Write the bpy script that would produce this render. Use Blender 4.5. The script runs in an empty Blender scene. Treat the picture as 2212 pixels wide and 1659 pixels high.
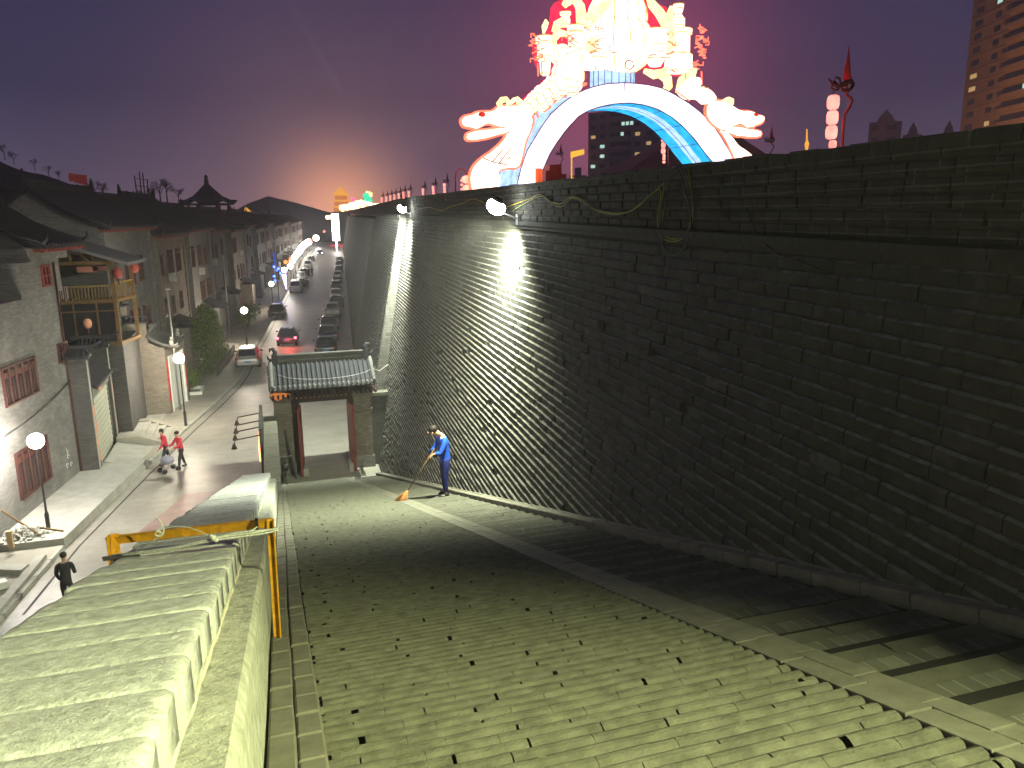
import bpy, math, random
from mathutils import Matrix, Vector, noise
R = math.radians
SC = bpy.context.scene
COL = SC.collection

# ------------------------------------------------------------------ camera
CZ = 11.0                                    # eye height above the street
CR = (0.953774, -0.300287, -0.011970)        # camera right, in world axes
CD = (-0.075404, -0.200562, -0.976775)       # camera down
CF = (0.290912, 0.932525, -0.213934)         # camera forward
FP = 1680.0 / 2212.0
cam = bpy.data.cameras.new('camera')
cam.sensor_width = 36.0
cam.lens = 36.0 * FP
cam.clip_start = 0.05
cam.clip_end = 9000.0
camo = bpy.data.objects.new('camera', cam)
camo.matrix_world = Matrix(((CR[0], -CD[0], -CF[0], 0), (CR[1], -CD[1], -CF[1], 0), (CR[2], -CD[2], -CF[2], CZ), (0, 0, 0, 1)))
COL.objects.link(camo)
SC.camera = camo

# ------------------------------------------------------------------ render / view
SC.view_settings.view_transform = 'Standard'
SC.view_settings.look = 'None'
SC.view_settings.exposure = 0.0
SC.view_settings.gamma = 1.0
SC.render.engine = 'CYCLES'
cy = SC.cycles
cy.use_denoising = True
cy.denoiser = 'OPENIMAGEDENOISE'
cy.max_bounces = 5
cy.diffuse_bounces = 3
cy.glossy_bounces = 2
cy.transmission_bounces = 2
cy.volume_bounces = 0
cy.sample_clamp_indirect = 3.0
cy.use_light_tree = True

# ------------------------------------------------------------------ world (dusk sky with city glow and the lantern arch's halo painted in)
W = bpy.data.worlds.new('World')
SC.world = W
W.use_nodes = True
nt = W.node_tree
nt.nodes.clear()
def wn(t, **k):
    n = nt.nodes.new(t)
    for a, b in k.items(): setattr(n, a, b)
    return n
def wmath(op, a, b=None, c=None):
    n = wn('ShaderNodeMath', operation=op)
    for i, v in enumerate((a, b, c)):
        if v is None: continue
        if isinstance(v, (int, float)): n.inputs[i].default_value = v
        else: nt.links.new(v, n.inputs[i])
    return n.outputs[0]
tc = wn('ShaderNodeTexCoord')
sep = wn('ShaderNodeSeparateXYZ'); nt.links.new(tc.outputs['Generated'], sep.inputs[0])
ramp = wn('ShaderNodeValToRGB'); nt.links.new(sep.outputs['Z'], ramp.inputs[0])
e = ramp.color_ramp.elements
e[0].position = 0.0; e[0].color = (0.172, 0.122, 0.185, 1)
e[1].position = 1.0; e[1].color = (0.020, 0.016, 0.050, 1)
for p, c in ((0.06, (0.108, 0.086, 0.152, 1)), (0.14, (0.053, 0.046, 0.110, 1)), (0.26, (0.034, 0.031, 0.090, 1)), (0.45, (0.027, 0.025, 0.076, 1))):
    q = e.new(p); q.color = c
def glow(az, el, power, color, strength):
    d = (math.sin(R(az))*math.cos(R(el)), math.cos(R(az))*math.cos(R(el)), math.sin(R(el)))
    dot = wn('ShaderNodeVectorMath', operation='DOT_PRODUCT')
    nt.links.new(tc.outputs['Generated'], dot.inputs[0]); dot.inputs[1].default_value = d
    v = wmath('MULTIPLY', wmath('POWER', wmath('MAXIMUM', dot.outputs['Value'], 0.0), power), strength)
    m = wn('ShaderNodeVectorMath', operation='SCALE'); m.inputs[0].default_value = color
    nt.links.new(v, m.inputs['Scale'])
    return m.outputs[0]
acc = ramp.outputs[0]
for g in (glow(5.3, 0.5, 520, (1.0, 0.38, 0.12), 0.95), glow(5, 1.0, 60, (1.0, 0.42, 0.26), 0.15), glow(24.8, 8, 110, (1.0, 0.10, 0.20), 0.36), glow(24, 6, 18, (1.0, 0.22, 0.34), 0.022)):
    a = wn('ShaderNodeVectorMath', operation='ADD'); nt.links.new(acc, a.inputs[0]); nt.links.new(g, a.inputs[1]); acc = a.outputs[0]
bg = wn('ShaderNodeBackground'); bg.inputs['Strength'].default_value = 1.0
nt.links.new(acc, bg.inputs['Color'])
wo = wn('ShaderNodeOutputWorld'); nt.links.new(bg.outputs[0], wo.inputs['Surface'])

# ------------------------------------------------------------------ pixel helpers used only to look up where measured things stand
def ray(px, py):
    a, b = px-1106.0, py-829.5
    return Vector([CR[i]*a + CD[i]*b + CF[i]*1680.0 for i in range(3)])
def on_z(px, py, z=0.0):
    r = ray(px, py); t = (z-CZ)/r.z; return Vector((r.x*t, r.y*t, z))
def on_y(px, py, y):
    r = ray(px, py); t = y/r.y; return Vector((r.x*t, y, CZ + r.z*t))

# ------------------------------------------------------------------ objects, tags
WM = {}
def ptag(o, label=None, cat=None, group=None, kind=None):
    if label: o['label'] = label
    if cat: o['category'] = cat
    if group: o['group'] = group
    if kind: o['kind'] = kind
    return o
def thing(name, label, cat, loc=(0, 0, 0), rz=0.0, group=None):
    o = bpy.data.objects.new(name, None); COL.objects.link(o)
    o.location = loc; o.rotation_euler = (0, 0, rz); o.empty_display_size = 0.2
    WM[o.name] = Matrix.Translation(loc) @ Matrix.Rotation(rz, 4, 'Z')
    return ptag(o, label, cat, group)
def kids(o):
    return list(o.children)
def dup(o, loc, rz=None, label=None, group=None, scale=None):
    def cp(s, par):
        c = s.copy(); COL.objects.link(c); c.parent = par
        for ch in list(s.children): cp(ch, c)
        return c
    c = cp(o, None); c.location = loc
    if rz is not None: c.rotation_euler = (0, 0, rz)
    if scale: c.scale = (scale,)*3
    if label: c['label'] = label
    if group: c['group'] = group
    return c

class MB:
    def __init__(s): s.v = []; s.f = []; s.m = []; s.s = []; s.M = None
    def add(s, vs, fs, mi=0, sm=False):
        k = len(s.v)
        if s.M is not None: vs = [s.M @ Vector(v) for v in vs]
        s.v.extend([tuple(v) for v in vs])
        for f in fs: s.f.append([i+k for i in f]); s.m.append(mi); s.s.append(sm)
        return s
    def box(s, x0, x1, y0, y1, z0, z1, mi=0):
        return s.add([(x0,y0,z0),(x1,y0,z0),(x1,y1,z0),(x0,y1,z0),(x0,y0,z1),(x1,y0,z1),(x1,y1,z1),(x0,y1,z1)],
                     [(0,3,2,1),(4,5,6,7),(0,1,5,4),(1,2,6,5),(2,3,7,6),(3,0,4,7)], mi)
    def quad(s, a, b, c, d, mi=0): return s.add([a, b, c, d], [(0, 1, 2, 3)], mi)
    def bar(s, a, b, w, h=None, mi=0, up=(0, 0, 1)):
        h = h or w; a = Vector(a); b = Vector(b); d = (b-a).normalized(); u = Vector(up)
        if abs(d.dot(u)) > 0.98: u = Vector((1, 0, 0))
        x = d.cross(u).normalized()*w/2; z = x.cross(d).normalized()*h/2
        return s.add([a-x-z, a+x-z, a+x+z, a-x+z, b-x-z, b+x-z, b+x+z, b-x+z],
                     [(0,1,2,3),(7,6,5,4),(0,4,5,1),(1,5,6,2),(2,6,7,3),(3,7,4,0)], mi)
    def tube(s, pts, r, n=8, mi=0, closed=False, flat=1.0, cap=True):
        pts = [Vector(p) for p in pts]; k = len(pts); rr = r if isinstance(r, (list, tuple)) else [r]*k
        vs = []; pu = None
        for i, p in enumerate(pts):
            if closed: t = pts[(i+1) % k]-pts[i-1]
            else: t = pts[min(i+1, k-1)]-pts[max(i-1, 0)]
            t.normalize()
            u = pu if pu is not None else (Vector((0, 0, 1)) if abs(t.z) < 0.9 else Vector((1, 0, 0)))
            a = t.cross(u)
            if a.length < 1e-5: a = t.cross(Vector((0, 1, 0.01)))
            a.normalize(); u = a.cross(t).normalized(); pu = u
            for j in range(n):
                g = 2*math.pi*j/n
                vs.append(p + a*(math.cos(g)*rr[i]*flat) + u*(math.sin(g)*rr[i]))
        fs = []
        for i in range(k if closed else k-1):
            for j in range(n):
                i2 = (i+1) % k
                fs.append((i*n+j, i*n+(j+1) % n, i2*n+(j+1) % n, i2*n+j))
        if not closed and cap:
            fs.append(tuple(range(n-1, -1, -1))); fs.append(tuple(range((k-1)*n, k*n)))
        return s.add(vs, fs, mi, True)
    def lathe(s, prof, c=(0, 0, 0), n=16, mi=0, sx=1.0, sy=1.0):
        vs = []; k = len(prof)
        for r, z in prof:
            for j in range(n):
                g = 2*math.pi*j/n; vs.append((c[0]+r*sx*math.cos(g), c[1]+r*sy*math.sin(g), c[2]+z))
        fs = [(i*n+j, i*n+(j+1) % n, (i+1)*n+(j+1) % n, (i+1)*n+j) for i in range(k-1) for j in range(n)]
        fs.append(tuple(range(n-1, -1, -1))); fs.append(tuple(range((k-1)*n, k*n)))
        return s.add(vs, fs, mi, True)
    def ball(s, c, r, n=12, mi=0, sc=(1, 1, 1)):
        k = n//2+1; pr = [(max(1e-3, math.sin(math.pi*i/(k-1)))*r, -math.cos(math.pi*i/(k-1))*r*sc[2]) for i in range(k)]
        return s.lathe(pr, c, n, mi, sc[0], sc[1])
    def prism(s, poly, d, mi=0):
        """poly: list of 3D points (closed outline), extruded by vector d"""
        n = len(poly); d = Vector(d); a = [Vector(p) for p in poly]; b = [p+d for p in a]
        fs = [tuple(range(n)), tuple(range(2*n-1, n-1, -1))] + [(i, i+n, (i+1) % n+n, (i+1) % n) for i in range(n)]
        return s.add(a+b, fs, mi)
    def build(s, name, mats, parent=None, local=False, smooth=None, fix=True):
        me = bpy.data.meshes.new(name)
        vs = s.v
        inv = None
        loc = Vector((0, 0, 0))
        if parent is not None and not local: inv = WM[parent.name].inverted()
        if parent is None and not local and vs:
            xs = [min(v[i] for v in vs) for i in range(3)]; xe = [max(v[i] for v in vs) for i in range(3)]
            loc = Vector(((xs[0]+xe[0])/2, (xs[1]+xe[1])/2, xs[2])); inv = Matrix.Translation(-loc)
        if inv is not None: vs = [tuple(inv @ Vector(v)) for v in vs]
        me.from_pydata(vs, [], s.f)
        if not isinstance(mats, (list, tuple)): mats = [mats]
        for m in mats: me.materials.append(m)
        me.polygons.foreach_set('material_index', s.m)
        me.polygons.foreach_set('use_smooth', s.s if smooth is None else [smooth]*len(s.f))
        me.update()
        if fix:
            import bmesh
            b = bmesh.new(); b.from_mesh(me); bmesh.ops.recalc_face_normals(b, faces=b.faces); b.to_mesh(me); b.free()
        o = bpy.data.objects.new(name, me); COL.objects.link(o)
        if parent is not None:
            o.parent = parent; WM[o.name] = WM[parent.name]
        else:
            o.location = loc; WM[o.name] = Matrix.Translation(loc)
        return o

# ------------------------------------------------------------------ materials
MATS = {}
def newmat(name):
    m = bpy.data.materials.new(name); m.use_nodes = True; m.node_tree.nodes.clear(); return m
class NT:
    def __init__(s, m): s.t = m.node_tree
    def n(s, t, ins=None, **k):
        q = s.t.nodes.new(t)
        for a, b in k.items(): setattr(q, a, b)
        for a, b in (ins or {}).items():
            if isinstance(b, bpy.types.NodeSocket): s.t.links.new(b, q.inputs[a])
            else: q.inputs[a].default_value = b
        return q
    def math(s, op, a, b=0.0): return s.n('ShaderNodeMath', {0: a, 1: b}, operation=op).outputs[0]
    def mix(s, f, a, b, mode='MIX'):
        q = s.n('ShaderNodeMix', data_type='RGBA', blend_type=mode)
        for i, v in ((0, f), (6, a), (7, b)):
            if isinstance(v, bpy.types.NodeSocket): s.t.links.new(v, q.inputs[i])
            else: q.inputs[i].default_value = v if i == 0 else (tuple(v)+(1,))[:4]
        return q.outputs[2]
def wallvec(T):
    g = T.n('ShaderNodeNewGeometry'); p = T.n('ShaderNodeSeparateXYZ', {0: g.outputs['Position']}); nn = T.n('ShaderNodeSeparateXYZ', {0: g.outputs['True Normal']})
    ax = T.math('ABSOLUTE', nn.outputs[0]); ay = T.math('ABSOLUTE', nn.outputs[1]); az = T.math('ABSOLUTE', nn.outputs[2])
    fx = T.math('GREATER_THAN', ax, ay)
    u = T.math('ADD', T.math('MULTIPLY', p.outputs[1], fx), T.math('MULTIPLY', p.outputs[0], T.math('SUBTRACT', 1.0, fx)))
    top = T.math('GREATER_THAN', az, 0.8)
    u2 = T.math('ADD', T.math('MULTIPLY', u, T.math('SUBTRACT', 1.0, top)), T.math('MULTIPLY', p.outputs[0], top))
    v2 = T.math('ADD', T.math('MULTIPLY', p.outputs[2], T.math('SUBTRACT', 1.0, top)), T.math('MULTIPLY', p.outputs[1], top))
    return T.n('ShaderNodeCombineXYZ', {0: u2, 1: v2, 2: 0.0}).outputs[0], g
def pmat(name, col, rough=0.85, var=0.25, nscale=3.0, bump=0.0, bscale=30.0, brick=None, mortar=0.55, brickvar=0.25, metal=0.0, stain=0.0, emit=None, estr=0.0, spec=0.3, tint=None, streak=None):
    """solid procedural material: base colour broken up by noise, optional bricks (w,h,joint)"""
    if name in MATS: return MATS[name]
    m = newmat(name); T = NT(m); vec, g = wallvec(T)
    n1 = T.n('ShaderNodeTexNoise', {'Vector': g.outputs['Position'], 'Scale': nscale, 'Detail': 6.0, 'Roughness': 0.6})
    lo = tuple(c*(1-var) for c in col); hi = tuple(min(1, c*(1+var)) for c in col)
    f = T.n('ShaderNodeMapRange', {0: n1.outputs[0], 1: 0.3, 2: 0.7}).outputs[0]
    c = T.mix(f, lo, hi)
    hgt = None
    if brick:
        bw, bh, bj = brick
        b = T.n('ShaderNodeTexBrick', {'Vector': vec, 'Color1': (1-brickvar,)*3+(1,), 'Color2': (1+brickvar,)*3+(1,), 'Mortar': (mortar,)*3+(1,),
                'Scale': 1.0, 'Mortar Size': bj, 'Mortar Smooth': 0.3, 'Brick Width': bw, 'Row Height': bh, 'Bias': 0.0})
        c = T.mix(1.0, c, b.outputs[0], 'MULTIPLY')
        hgt = T.math('SUBTRACT', 1.0, b.outputs['Fac'])
    if stain > 0:
        n2 = T.n('ShaderNodeTexNoise', {'Vector': g.outputs['Position'], 'Scale': 0.6, 'Detail': 5.0, 'Roughness': 0.7})
        f2 = T.n('ShaderNodeMapRange', {0: n2.outputs[0], 1: 0.48, 2: 0.66, 3: 0.0, 4: stain}).outputs[0]
        c = T.mix(f2, c, tuple(x*0.45 for x in col))
    if tint:
        n3 = T.n('ShaderNodeTexNoise', {'Vector': g.outputs['Position'], 'Scale': tint[1], 'Detail': 8.0, 'Roughness': 0.75})
        f3 = T.n('ShaderNodeMapRange', {0: n3.outputs[0], 1: 0.55, 2: 0.68, 3: 0.0, 4: tint[2]}).outputs[0]
        c = T.mix(f3, c, tint[0])
    bs = T.n('ShaderNodeBsdfPrincipled', {'Base Color': c, 'Roughness': rough, 'Metallic': metal})
    bs.inputs['Specular IOR Level'].default_value = spec
    if emit: bs.inputs['Emission Color'].default_value = emit+(1,); bs.inputs['Emission Strength'].default_value = estr
    if bump > 0:
        nb = T.n('ShaderNodeTexNoise', {'Vector': g.outputs['Position'], 'Scale': bscale, 'Detail': 6.0, 'Roughness': 0.65})
        h = nb.outputs[0]
        if hgt is not None: h = T.math('ADD', T.math('MULTIPLY', h, 0.35), hgt)
        bp = T.n('ShaderNodeBump', {'Height': h, 'Strength': 0.8, 'Distance': bump}); T.t.links.new(bp.outputs[0], bs.inputs['Normal'])
    o = T.n('ShaderNodeOutputMaterial', {'Surface': bs.outputs[0]})
    MATS[name] = m; return m
def emat(name, col, strength):
    if name in MATS: return MATS[name]
    m = newmat(name); T = NT(m)
    n1 = T.n('ShaderNodeTexNoise', {'Scale': 3.0}); g = T.n('ShaderNodeNewGeometry'); T.t.links.new(g.outputs['Position'], n1.inputs['Vector'])
    s = T.n('ShaderNodeMapRange', {0: n1.outputs[0], 1: 0.3, 2: 0.7, 3: strength*0.75, 4: strength*1.25})
    em = T.n('ShaderNodeEmission', {'Color': tuple(col)+(1,), 'Strength': s.outputs[0]})
    T.n('ShaderNodeOutputMaterial', {'Surface': em.outputs[0]})
    MATS[name] = m; return m

BRICKV = 0.30
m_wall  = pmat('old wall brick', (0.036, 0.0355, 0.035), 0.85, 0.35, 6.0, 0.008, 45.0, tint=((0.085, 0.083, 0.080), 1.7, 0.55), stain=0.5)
m_edgelit = pmat('lamplit brick edge', (0.16, 0.157, 0.142), 0.9, 0.5, 9.0, 0.004, 60.0)  # paler colour paints floodlight onto the bricks' upward edges
m_wallp = pmat('pale wall brick', (0.085, 0.083, 0.078), 0.9, 0.3, 9.0, 0.006, 55.0)
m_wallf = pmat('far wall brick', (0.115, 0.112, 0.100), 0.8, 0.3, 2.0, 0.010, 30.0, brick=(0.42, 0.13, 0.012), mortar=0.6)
m_para  = pmat('wall coping brick', (0.038, 0.0365, 0.033), 0.9, 0.3, 4.0, 0.014, 30.0, brick=(0.46, 0.115, 0.010), mortar=2.2, brickvar=0.2)
m_mort  = pmat('wall mortar', (0.045, 0.043, 0.038), 0.95, 0.3, 8.0)
m_slab  = pmat('parapet cap stone', (0.54, 0.56, 0.57), 0.9, 0.30, 16.0, 0.03, 34.0, tint=((0.24, 0.25, 0.22), 7.0, 0.6))
m_slab2 = pmat('parapet mortar bead', (0.66, 0.64, 0.50), 0.9, 0.15, 20.0, 0.006, 60.0)
m_face  = pmat('parapet plaster face', (0.46, 0.47, 0.42), 0.9, 0.3, 10.0, 0.03, 28.0, tint=((0.20, 0.20, 0.17), 7.0, 0.8))
m_rib   = pmat('ramp rib brick', (0.122, 0.122, 0.094), 0.85, 0.35, 9.0, 0.012, 70.0, tint=((0.13, 0.13, 0.11), 5.0, 0.6))
m_kerb  = pmat('ramp kerb stone', (0.165, 0.16, 0.132), 0.85, 0.22, 7.0, 0.005, 60.0, tint=((0.17, 0.165, 0.14), 4.0, 0.6))
m_tread = pmat('stair tread brick', (0.12, 0.12, 0.10), 0.85, 0.2, 6.0, 0.006, 60.0, brick=(0.10, 0.40, 0.008), mortar=1.6, brickvar=0.25)
m_nose = pmat('stair nosing brick', (0.095, 0.094, 0.075), 0.85, 0.25, 6.0, 0.006, 60.0)
m_dark  = pmat('dark gap', (0.02, 0.02, 0.018), 1.0, 0.2)
m_road  = pmat('street paving', (0.30, 0.285, 0.25), 0.42, 0.16, 0.7, 0.004, 14.0, brick=(0.60, 0.30, 0.008), mortar=0.72, brickvar=0.07, spec=0.5, stain=0.3)
m_pave  = pmat('pavement concrete', (0.31, 0.295, 0.25), 0.8, 0.12, 0.9, 0.003, 20.0, brick=(1.2, 1.2, 0.006), mortar=0.8, brickvar=0.05, stain=0.3)
m_conc  = pmat('pale concrete', (0.36, 0.355, 0.32), 0.85, 0.15, 2.0, 0.003, 25.0, stain=0.25)
m_hbrick = pmat('grey house brick', (0.175, 0.172, 0.160), 0.85, 0.2, 1.5, 0.006, 30.0, brick=(0.30, 0.075, 0.008), mortar=0.6, brickvar=0.2, stain=0.25)
m_hbrick2 = pmat('brown grey house brick', (0.19, 0.165, 0.135), 0.85, 0.2, 1.5, 0.006, 30.0, brick=(0.26, 0.07, 0.008), mortar=0.65, brickvar=0.2, stain=0.25)
m_hdark = pmat('dark house brick', (0.075, 0.073, 0.070), 0.85, 0.2, 1.5, 0.006, 30.0, brick=(0.30, 0.075, 0.008), mortar=0.7, brickvar=0.2)
m_tile  = pmat('grey roof tile', (0.024, 0.025, 0.032), 0.75, 0.3, 5.0, 0.01, 20.0)
m_tilel = pmat('pale roof tile', (0.10, 0.10, 0.096), 0.8, 0.3, 5.0, 0.01, 20.0)
m_wood  = pmat('brown timber', (0.13, 0.075, 0.028), 0.7, 0.3, 4.0, 0.003, 30.0)
m_red   = pmat('red brown paint', (0.060, 0.019, 0.014), 0.6, 0.3, 4.0)
m_redl  = pmat('bright red paint', (0.20, 0.040, 0.030), 0.6, 0.2, 4.0)
m_glass = pmat('dark window glass', (0.02, 0.022, 0.026), 0.15, 0.2, 2.0, spec=0.6)
m_black = pmat('black painted metal', (0.015, 0.014, 0.016), 0.45, 0.2, 6.0, spec=0.5)
m_steel = pmat('galvanised steel', (0.45, 0.45, 0.45), 0.4, 0.15, 9.0, metal=0.8)
m_yel   = pmat('yellow painted iron', (0.62, 0.30, 0.015), 0.55, 0.3, 14.0, 0.002, 60.0, tint=((0.20, 0.10, 0.02), 18.0, 0.7))
m_rope  = pmat('pale grey rope', (0.62, 0.64, 0.60), 0.8, 0.3, 40.0, 0.003, 120.0)
m_dred  = pmat('blackened red timber', (0.030, 0.010, 0.008), 0.7, 0.3, 4.0)
m_door  = pmat('red gate door', (0.22, 0.030, 0.022), 0.55, 0.3, 5.0, 0.003, 30.0)
m_skin  = pmat('skin', (0.50, 0.29, 0.20), 0.6, 0.08, 8.0)
m_hair  = pmat('black hair', (0.02, 0.015, 0.012), 0.6, 0.2, 40.0)
m_blue  = pmat('blue jacket cloth', (0.012, 0.075, 0.52), 0.8, 0.2, 12.0, 0.004, 30.0)
m_navy  = pmat('navy trousers cloth', (0.010, 0.018, 0.13), 0.85, 0.2, 12.0, 0.004, 30.0)
m_rjack = pmat('red jacket cloth', (0.55, 0.035, 0.06), 0.8, 0.2, 12.0)
m_dcloth = pmat('dark cloth', (0.03, 0.03, 0.035), 0.85, 0.2, 12.0)
m_white = pmat('white paint', (0.72, 0.72, 0.68), 0.6, 0.08, 3.0)
m_leaf  = pmat('evergreen leaf', (0.12, 0.17, 0.030), 0.5, 0.5, 5.0)
m_leafd = pmat('dark leaf', (0.055, 0.085, 0.022), 0.5, 0.5, 5.0)
m_bark  = pmat('bark', (0.06, 0.045, 0.035), 0.9, 0.3, 10.0)
e_lamp  = emat('lamp globe light', (1.0, 0.95, 0.86), 60.0)
e_flood = emat('floodlight glass light', (0.93, 1.0, 0.90), 90.0)
e_or    = emat('orange lantern light', (1.0, 0.20, 0.05), 3.2)
e_redl  = emat('red lantern light', (1.0, 0.05, 0.10), 2.2)
e_redhot = emat('red lantern core light', (1.0, 0.30, 0.24), 2.0)
# ================================================================== SETTING
random.seed(7)
S = 0.2934                                   # fall of the ramp
def rz_(y): return CZ - 1.45 - S*y           # ramp surface height
YE = 32.56                                   # where the ramp meets the street
# ground sheet out to the horizon
g = MB(); g.quad((-4000, -1500, -0.02), (4000, -1500, -0.02), (4000, 7000, -0.02), (-4000, 7000, -0.02))
ptag(g.build('ground', pmat('city ground', (0.07, 0.068, 0.062), 0.9, 0.2, 0.05)), kind='structure')
# left kerb line of the street (measured) and the street itself
KERB = [(-10.2, 5), (-8.9, 16), (-7.75, 23.5), (-7.25, 28.3), (-6.0, 35.7), (-4.7, 42.6), (-3.5, 48.5), (-2.6, 53.5), (-2.15, 57.5), (-1.6, 66), (-0.4, 80), (1.0, 98), (2.6, 118), (4.5, 141), (8.0, 180), (12, 225), (17.5, 285), (24, 350)]
def kx(y):
    for (x0, y0), (x1, y1) in zip(KERB, KERB[1:]):
        if y <= y1: return x0 + (x1-x0)*(y-y0)/(y1-y0)
    return KERB[-1][0]
s = MB()
ys = [y for _, y in KERB]
for a, b in zip(KERB, KERB[1:]):
    s.quad((a[0]-0.05, a[1], 0.004), (60, a[1], 0.004), (60, b[1], 0.004), (b[0]-0.05, b[1], 0.004))
ptag(s.build('street', m_road), kind='structure')
s = MB()
for a, b in zip(KERB, KERB[1:]):
    s.add([(a[0]-30, a[1], 0.13), (a[0]-0.14, a[1], 0.13), (b[0]-0.14, b[1], 0.13), (b[0]-30, b[1], 0.13)], [(0, 1, 2, 3)])
ptag(s.build('pavement', m_pave), kind='structure')
s = MB()
for a, b in zip(KERB, KERB[1:]):
    n = max(1, int((b[1]-a[1])/1.0))
    for i in range(n):
        t0, t1 = i/n, (i+1)/n-0.012
        p = [(a[0]+(b[0]-a[0])*t, a[1]+(b[1]-a[1])*t) for t in (t0, t1)]
        s.add([(p[0][0]-0.14, p[0][1], 0), (p[0][0], p[0][1], 0), (p[1][0], p[1][1], 0), (p[1][0]-0.14, p[1][1], 0),
               (p[0][0]-0.14, p[0][1], 0.142), (p[0][0]-0.01, p[0][1], 0.142), (p[1][0]-0.01, p[1][1], 0.142), (p[1][0]-0.14, p[1][1], 0.142)],
              [(4, 5, 6, 7), (0, 1, 5, 4), (1, 2, 6, 5), (2, 3, 7, 6), (3, 0, 4, 7)])
ptag(s.build('kerb', m_conc), kind='structure')
# drain line along the street and a pinkish reflection painted on it as colour
s = MB()
for a, b in zip(KERB[2:-3], KERB[3:-2]):
    s.quad((a[0]+0.38, a[1], 0.010), (a[0]+0.46, a[1], 0.010), (b[0]+0.46, b[1], 0.010), (b[0]+0.38, b[1], 0.010))
ptag(s.build('street_drain_line', pmat('drain slot', (0.05, 0.05, 0.045), 0.8)), kind='structure')
p0 = on_z(340, 1150); p1 = on_z(470, 1105); p2 = on_z(460, 1060); p3 = on_z(400, 1068); p4 = on_z(330, 1110)
s = MB()
s.add([tuple(on_z(*p_, .012)) for p_ in ((395, 1066), (475, 1061), (412, 1103), (310, 1160), (285, 1160), (372, 1092))], [(0, 1, 2, 3, 4, 5)])
ptag(s.build('street_pink_reflection', pmat('pinkish reflection paving', (0.26, 0.17, 0.155), 0.45, 0.2, 2.0, 0.004, 14.0, brick=(0.60, 0.30, 0.008), mortar=0.72, brickvar=0.07, spec=0.5)), kind='structure')

# ---------------- ramp: body, ribbed paving, kerbs, stair strip
s = MB()
s.add([(-1.20, -9, 0.0), (7.0, -9, 0.0), (7.0, YE, 0.0), (-1.20, YE, 0.0), (-1.20, -9, rz_(-9)-.06), (7.0, -9, rz_(-9)-.06), (7.0, YE, -.06), (-1.20, YE, -.06)],
      [(4, 5, 6, 7), (0, 1, 5, 4), (3, 0, 4, 7), (1, 2, 6, 5)])
ptag(s.build('ramp_bed', m_dark), kind='structure')
L = math.sqrt(1+S*S); ty, tz = 1/L, -S/L; ny, nz = S/L, 1/L     # along slope / normal
def rp(x, sl, h, y0=-5.0):
    return (x, y0 + ty*sl + ny*h, rz_(y0) + tz*sl + nz*h)
PROF = [(0.0, -0.032), (0.013, -0.013), (0.034, 0.004), (0.056, 0.011), (0.082, 0.004), (0.105, -0.028)]
ROW = 0.109
s = MB(); row = 0; sl = 0.0
X0, X1 = 0.10, 2.475; q = len(PROF)
while sl < (YE+4.9)*L:
    near = sl < 16*L
    xs = {X0: 0, X1: 0}; x = X0 + (0.18 if row % 2 else 0.36) + random.uniform(-.05, .05)
    step = 0.075 if near else 0.20
    i = 1
    while X0+i*step < X1-.02: xs[X0+i*step] = 0; i += 1
    while x < X1-.05:
        if random.random() < (.85 if row % 2 else .30):
            w = random.choice([.004, .005, .006, .008, .010, .015, .022]); xs[x-w] = 2; xs[x+w*random.uniform(.6, 1.2)] = 0
        elif near: xs[x-.004] = 0; xs[x] = 1; xs[x+.004] = 0
        x += 0.365*random.uniform(.93, 1.06)
    if random.random() < .5: xs[X0+.018] = 0; xs[X0] = 2
    ks = sorted(xs); vs = []; skip = []
    for i, xx in enumerate(ks):
        for (ps, ph) in PROF:
            nz_ = noise.noise(Vector((xx*6, (sl+ps)*9, 0.3)))*.5+noise.noise(Vector((xx*21, (sl+ps)*21, 2)))*.35
            vs.append(rp(xx, sl+ps*1.0+0.007*noise.noise(Vector((xx*2.5, row*0.35, 5))), ph-(.004 if xs[xx] == 1 and ph > -.02 else 0)+0.006*nz_))
    fs = []
    for i in range(len(ks)-1):
        hole = xs[ks[i]] == 2; lo, hi = random.choice([(0, 2), (0, 3), (3, 5), (2, 5)])
        for j in range(q-1):
            if hole and lo <= j < hi: continue
            fs.append((i*q+j, (i+1)*q+j, (i+1)*q+j+1, i*q+j+1))
    s.add(vs, fs, 0, False)
    sl += ROW; row += 1
ptag(s.build('ramp_paving', m_rib, fix=False), kind='structure')
# kerb stones: two rows on the left, one on each side of the stair strip
s = MB()
def kerbrow(x0, x1, h, ln, wob=0.006, jit=0.01, a=0.012):
    sl = 0.0
    while sl < (YE+4.9)*L:
        w = ln*random.uniform(0.8, 1.2); g = random.choice([0.004, 0.006, 0.010])
        hh = h + random.uniform(-wob, wob); dx = 0.006*math.sin(sl*0.9)
        vs = [rp(x0+dx*0.5, sl+g, -0.05), rp(x1+dx, sl+g, -0.05), rp(x1+dx, sl+w-g, -0.05), rp(x0+dx*0.5, sl+w-g, -0.05),
              rp(x0+dx*0.5, sl+g, hh-a), rp(x1+dx, sl+g, hh-a), rp(x1+dx, sl+w-g, hh-a), rp(x0+dx*0.5, sl+w-g, hh-a),
              rp(x0+dx*0.5+a, sl+g+a, hh), rp(x1+dx-a, sl+g+a, hh), rp(x1+dx-a, sl+w-g-a, hh), rp(x0+dx*0.5+a, sl+w-g-a, hh)]
        s.add(vs, [(0,1,5,4),(1,2,6,5),(2,3,7,6),(3,0,4,7),(4,5,9,8),(5,6,10,9),(6,7,11,10),(7,4,8,11),(8,9,10,11)])
        sl += w
kerbrow(-0.165, -0.035, 0.020, 0.42); kerbrow(-0.030, 0.095, 0.026, 0.38)
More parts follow.
